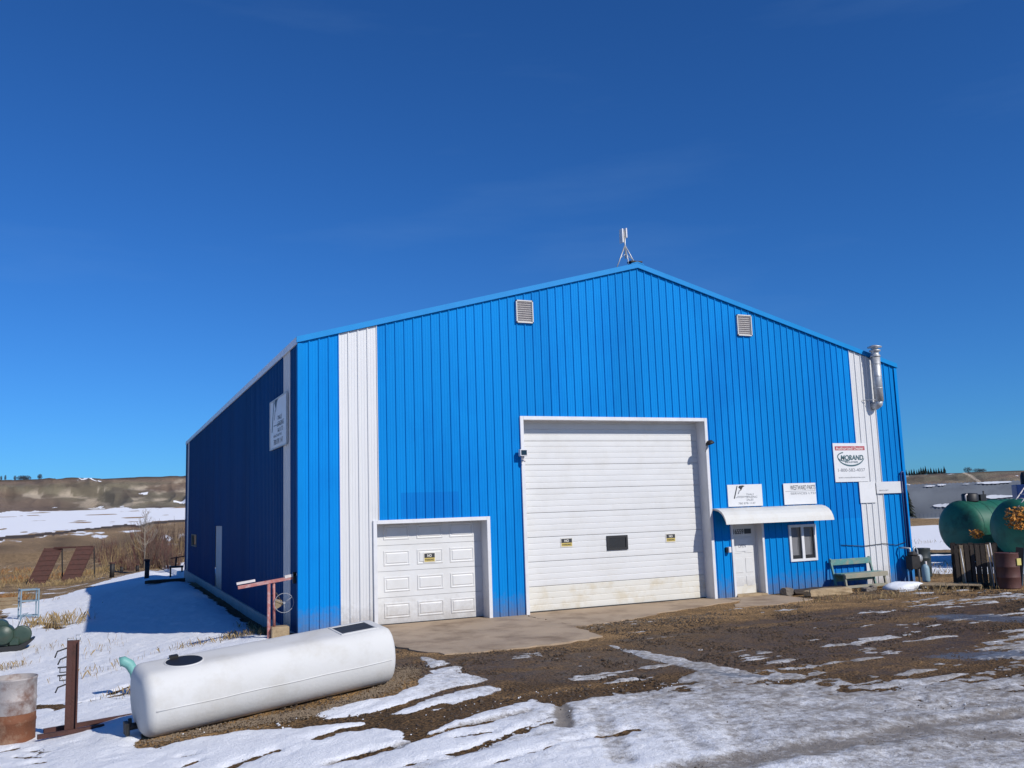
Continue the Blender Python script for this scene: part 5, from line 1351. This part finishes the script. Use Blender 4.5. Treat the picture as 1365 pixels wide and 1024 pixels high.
def bush_mesh(seed, n_=700):
    rnd = random.Random(seed); m = MB()
    for _ in range(n_):
        u = Vector([rnd.gauss(0, 1) for _ in range(3)]).normalized() * rnd.random() ** .4; c = Vector((u.x * .5, u.y * .5, .5 + u.z * .5)); d = Vector([rnd.uniform(-1, 1) for _ in range(3)]).normalized(); e = d.orthogonal().normalized(); s = rnd.uniform(.04, .09)
        m.add([c - d * s, c + e * s * .6, c + d * s], [(0, 1, 2)])
    return m.mesh('crown', mat('far_bush', (.045, .038, .030), .9, 0, .3, .5))
bm_ = [bush_mesh(1), bush_mesh(2)]
def bush(px, r, w_, h, label, k):
    t = empty('ridge_bush', ridge_at(px, r)); tag(t, label, 'bush', 'bushes on the far ridges'); t.scale = (w_, w_, h)
    link('crown', bm_[k % 2], t); link('trunk', trunk_me, t)
bush(1291.5, 770, 6.5, 4.6, 'round dark bush beside the track on the far ridge', 0)
bush(1304, 772, 7, 3.2, 'low dark bush right of the track on the far ridge', 1)
bush(1311, 772, 6, 3.0, 'low dark bush between others on the far ridge above the shed', 0)
bush(29, 775, 7, 4.2, 'wide leafless bush clump on the ridge above the pale slopes', 0)
bush(36, 775, 6, 4.0, 'lower leafless bush next to the wide clump on the ridge', 1)
bush(53, 775, 3.6, 4.6, 'single small tree alone on the ridge above the snowy field', 0)
bush(20, 775, 2.2, 4.0, 'thin bush near the wide clump on the ridge', 1)
bush(7, 775, 1.6, 4.6, 'thin upright poplar on the ridge beside another', 0)
bush(1.5, 775, 1.6, 4.0, 'thin upright poplar at the end of the ridge', 1)
P = G(1212, 693); conifer(P, 44 / ppm(P), 'dark spruce just past the right corner of the building', None, 1)
for px, py, hpx in ((1226, 690, 9), (1237, 688, 11), (1246, 690, 10), (1254, 687, 12)):
    P = G(px, py); o = link('bank_bush', bm_[int(px) % 2], None, P); q = hpx / ppm(P); o.scale = (q * 2.6, q * 2.6, q); tag(o, 'low leafless bush on the earth bank before the grey shed', 'bush', 'bushes on the earth bank')

def grass(name, patches, m_, seed, hmin, hmax, wid):
    rnd = random.Random(seed); m = MB()
    for px, py, n_, sx, sy in patches:
        c = G(px, py)
        for _ in range(n_):
            x, y = c.x + rnd.gauss(0, sx), c.y + rnd.gauss(0, sy); z = float(gz(x, y)); h = rnd.uniform(hmin, hmax); a = rnd.uniform(0, 6.28); l = rnd.gauss(0, .28) * h; l2 = rnd.gauss(0, .28) * h
            dx, dy = math.cos(a) * wid, math.sin(a) * wid
            m.add([(x - dx, y - dy, z - .02), (x + dx, y + dy, z - .02), (x + l * .5, y + l2 * .5, z + h * .65), (x + l, y + l2, z + h * rnd.uniform(.8, 1))], [(0, 1, 2), (0, 2, 3)])
    o = m.build(name, m_); tag(o, kind='stuff'); o['label'] = 'dry straw coloured grass and weeds poking through the snow'; o['category'] = 'grass'
grass('dry_grass', [(60, 782, 300, 1.4, .5), (100, 777, 260, 1.0, .8), (120, 765, 500, 1.8, 1.5), (15, 778, 500, 2.2, 2.0), (45, 765, 500, 2.5, 2.5), (20, 745, 400, 4, 4), (10, 800, 260, .6, .5), (60, 833, 160, .5, .35), (90, 834, 120, .35, .35),
                    (150, 760, 400, 2, 1.5), (205, 757, 300, 2, 1.5)], STRAW, 1, .15, .5, .008)
grass('dry_grass', [(14, 806, 300, .35, .35), (25, 776, 260, 1.6, 1.0), (10, 765, 300, 2.0, 2.0), (95, 770, 160, 1.0, 1.0)], STRAW_O, 2, .25, .65, .009)
grass('dry_weeds', [(320, 850, 260, .28, .16), (345, 846, 160, .16, .2), (335, 840, 90, .2, .3), (262, 862, 70, .35, .18), (245, 866, 30, .25, .15), (300, 856, 60, .3, .15), (75, 862, 30, .4, .8), (130, 868, 50, .5, .8), (145, 890, 40, .35, .5), (120, 900, 40, .35, .4), (15, 890, 60, .25, .15), (5, 893, 60, .2, .15), (105, 815, 12, .4, .8), (78, 800, 14, .2, .3), (160, 930, 30, .2, .15), (60, 870, 20, .3, .3)], STRAW, 3, .06, .22, .004)
grass('dry_grass', [(1235, 757, 160, .6, .4), (1262, 765, 260, .8, .5), (1225, 725, 120, 1.2, .6), (1300, 787, 80, 1.0, .2), (1240, 788, 120, .9, .25), (1180, 797, 80, .5, .15), (1110, 800, 60, .6, .15)], STRAW, 4, .05, .22, .007)

# gravel and clods on the bare ground, crumbs of snow
def pebbles(name, pts, m_, smin, smax, seed, label, cat):
    rnd = random.Random(seed); m = MB()
    for x, y in pts:
        z = float(gz(x, y)); s = rnd.uniform(smin, smax) * (2.0 if rnd.random() < .03 else 1); q = [rnd.uniform(.6, 1.3) * s for _ in range(6)]; a = rnd.uniform(0, 3.14); ca, sa = math.cos(a), math.sin(a)
        vs = [(q[0], 0, 0), (0, q[1], 0), (-q[2], 0, 0), (0, -q[3], 0), (0, 0, q[4] * .7), (0, 0, -q[5])]
        vs = [(x + vx * ca - vy * sa, y + vx * sa + vy * ca, z + vz - .004) for vx, vy, vz in vs]
        m.add(vs, [(0, 1, 4), (1, 2, 4), (2, 3, 4), (3, 0, 4), (1, 0, 5), (2, 1, 5), (3, 2, 5), (0, 3, 5)])
    o = m.build(name, m_); tag(o, label, cat, kind='stuff')
r2 = np.random.default_rng(12)
cand = np.stack([r2.uniform(-4.5, 18, 60000), r2.uniform(-14, -.2, 60000)], 1)
cs = poly_sd(cand[:, 0], cand[:, 1], mud); nn = fbm(cand[:, 0] * 1.3, cand[:, 1] * 1.3, 3, 88)
keep = (cs > .05) & (nn > .5)
notslab = ~((cand[:, 0] > 1.2) & (cand[:, 0] < 5.5) & (cand[:, 1] > -4.7)) & ~((cand[:, 0] > 5.3) & (cand[:, 0] < 13) & (cand[:, 1] > -2.2))
mudpts = cand[keep & notslab][:9000]
pebbles('mud_clods', mudpts, mat('mud_clod', (.075, .052, .035), .9, 0, .4, 8), .008, .026, 5, 'brown clods and gravel scattered over the muddy yard', 'gravel')
strip = pxpoly([(190, 988), (360, 958), (440, 945), (520, 915), (545, 890)])
t_ = r2.random(5000) * (len(strip) - 1); i_ = np.minimum(t_.astype(int), len(strip) - 2); f_ = (t_ - i_)[:, None]
gp = strip[i_] * (1 - f_) + strip[i_ + 1] * f_ + r2.normal(0, .16, (5000, 2))
gp2 = np.stack([r2.uniform(5.4, 9, 2200), -2.6 + r2.normal(0, .5, 2200)], 1); gp3 = np.stack([r2.uniform(9, 18, 3000), -1.7 + r2.normal(0, .5, 3000)], 1)
gp3 = gp3[(gp3[:, 1] < -.9) & ~((gp3[:, 0] < 13) & (gp3[:, 1] > -2.2))]; gp2 = gp2[gp2[:, 1] < -2.5]
pebbles('gravel', np.concatenate([gp, gp2, gp3]), mat('tan_gravel', (.21, .155, .10), .9, 0, .5, 14), .006, .018, 6, 'tan gravel strewn along the white tank and the aprons', 'gravel')
sc = np.stack([r2.uniform(-3, 14, 9000), r2.uniform(-15, -3, 9000)], 1); scs = poly_sd(sc[:, 0], sc[:, 1], mud)
sc = sc[(scs > -1.5) & (scs < .7)][:450]
pebbles('snow_crumbs', sc, SNOW_M, .006, .018, 7, 'crumbs of icy snow scattered along the snow edge', 'snow')
dk = np.stack([r2.uniform(-5, 12, 9000), r2.uniform(-15, -6, 9000)], 1); dks = poly_sd(dk[:, 0], dk[:, 1], mud); dk = dk[(dks < -.05)][:1800]
pebbles('grit', dk, mat('dark_grit', (.06, .045, .035), .9), .004, .012, 8, 'dark grit lying on the packed snow', 'grit')
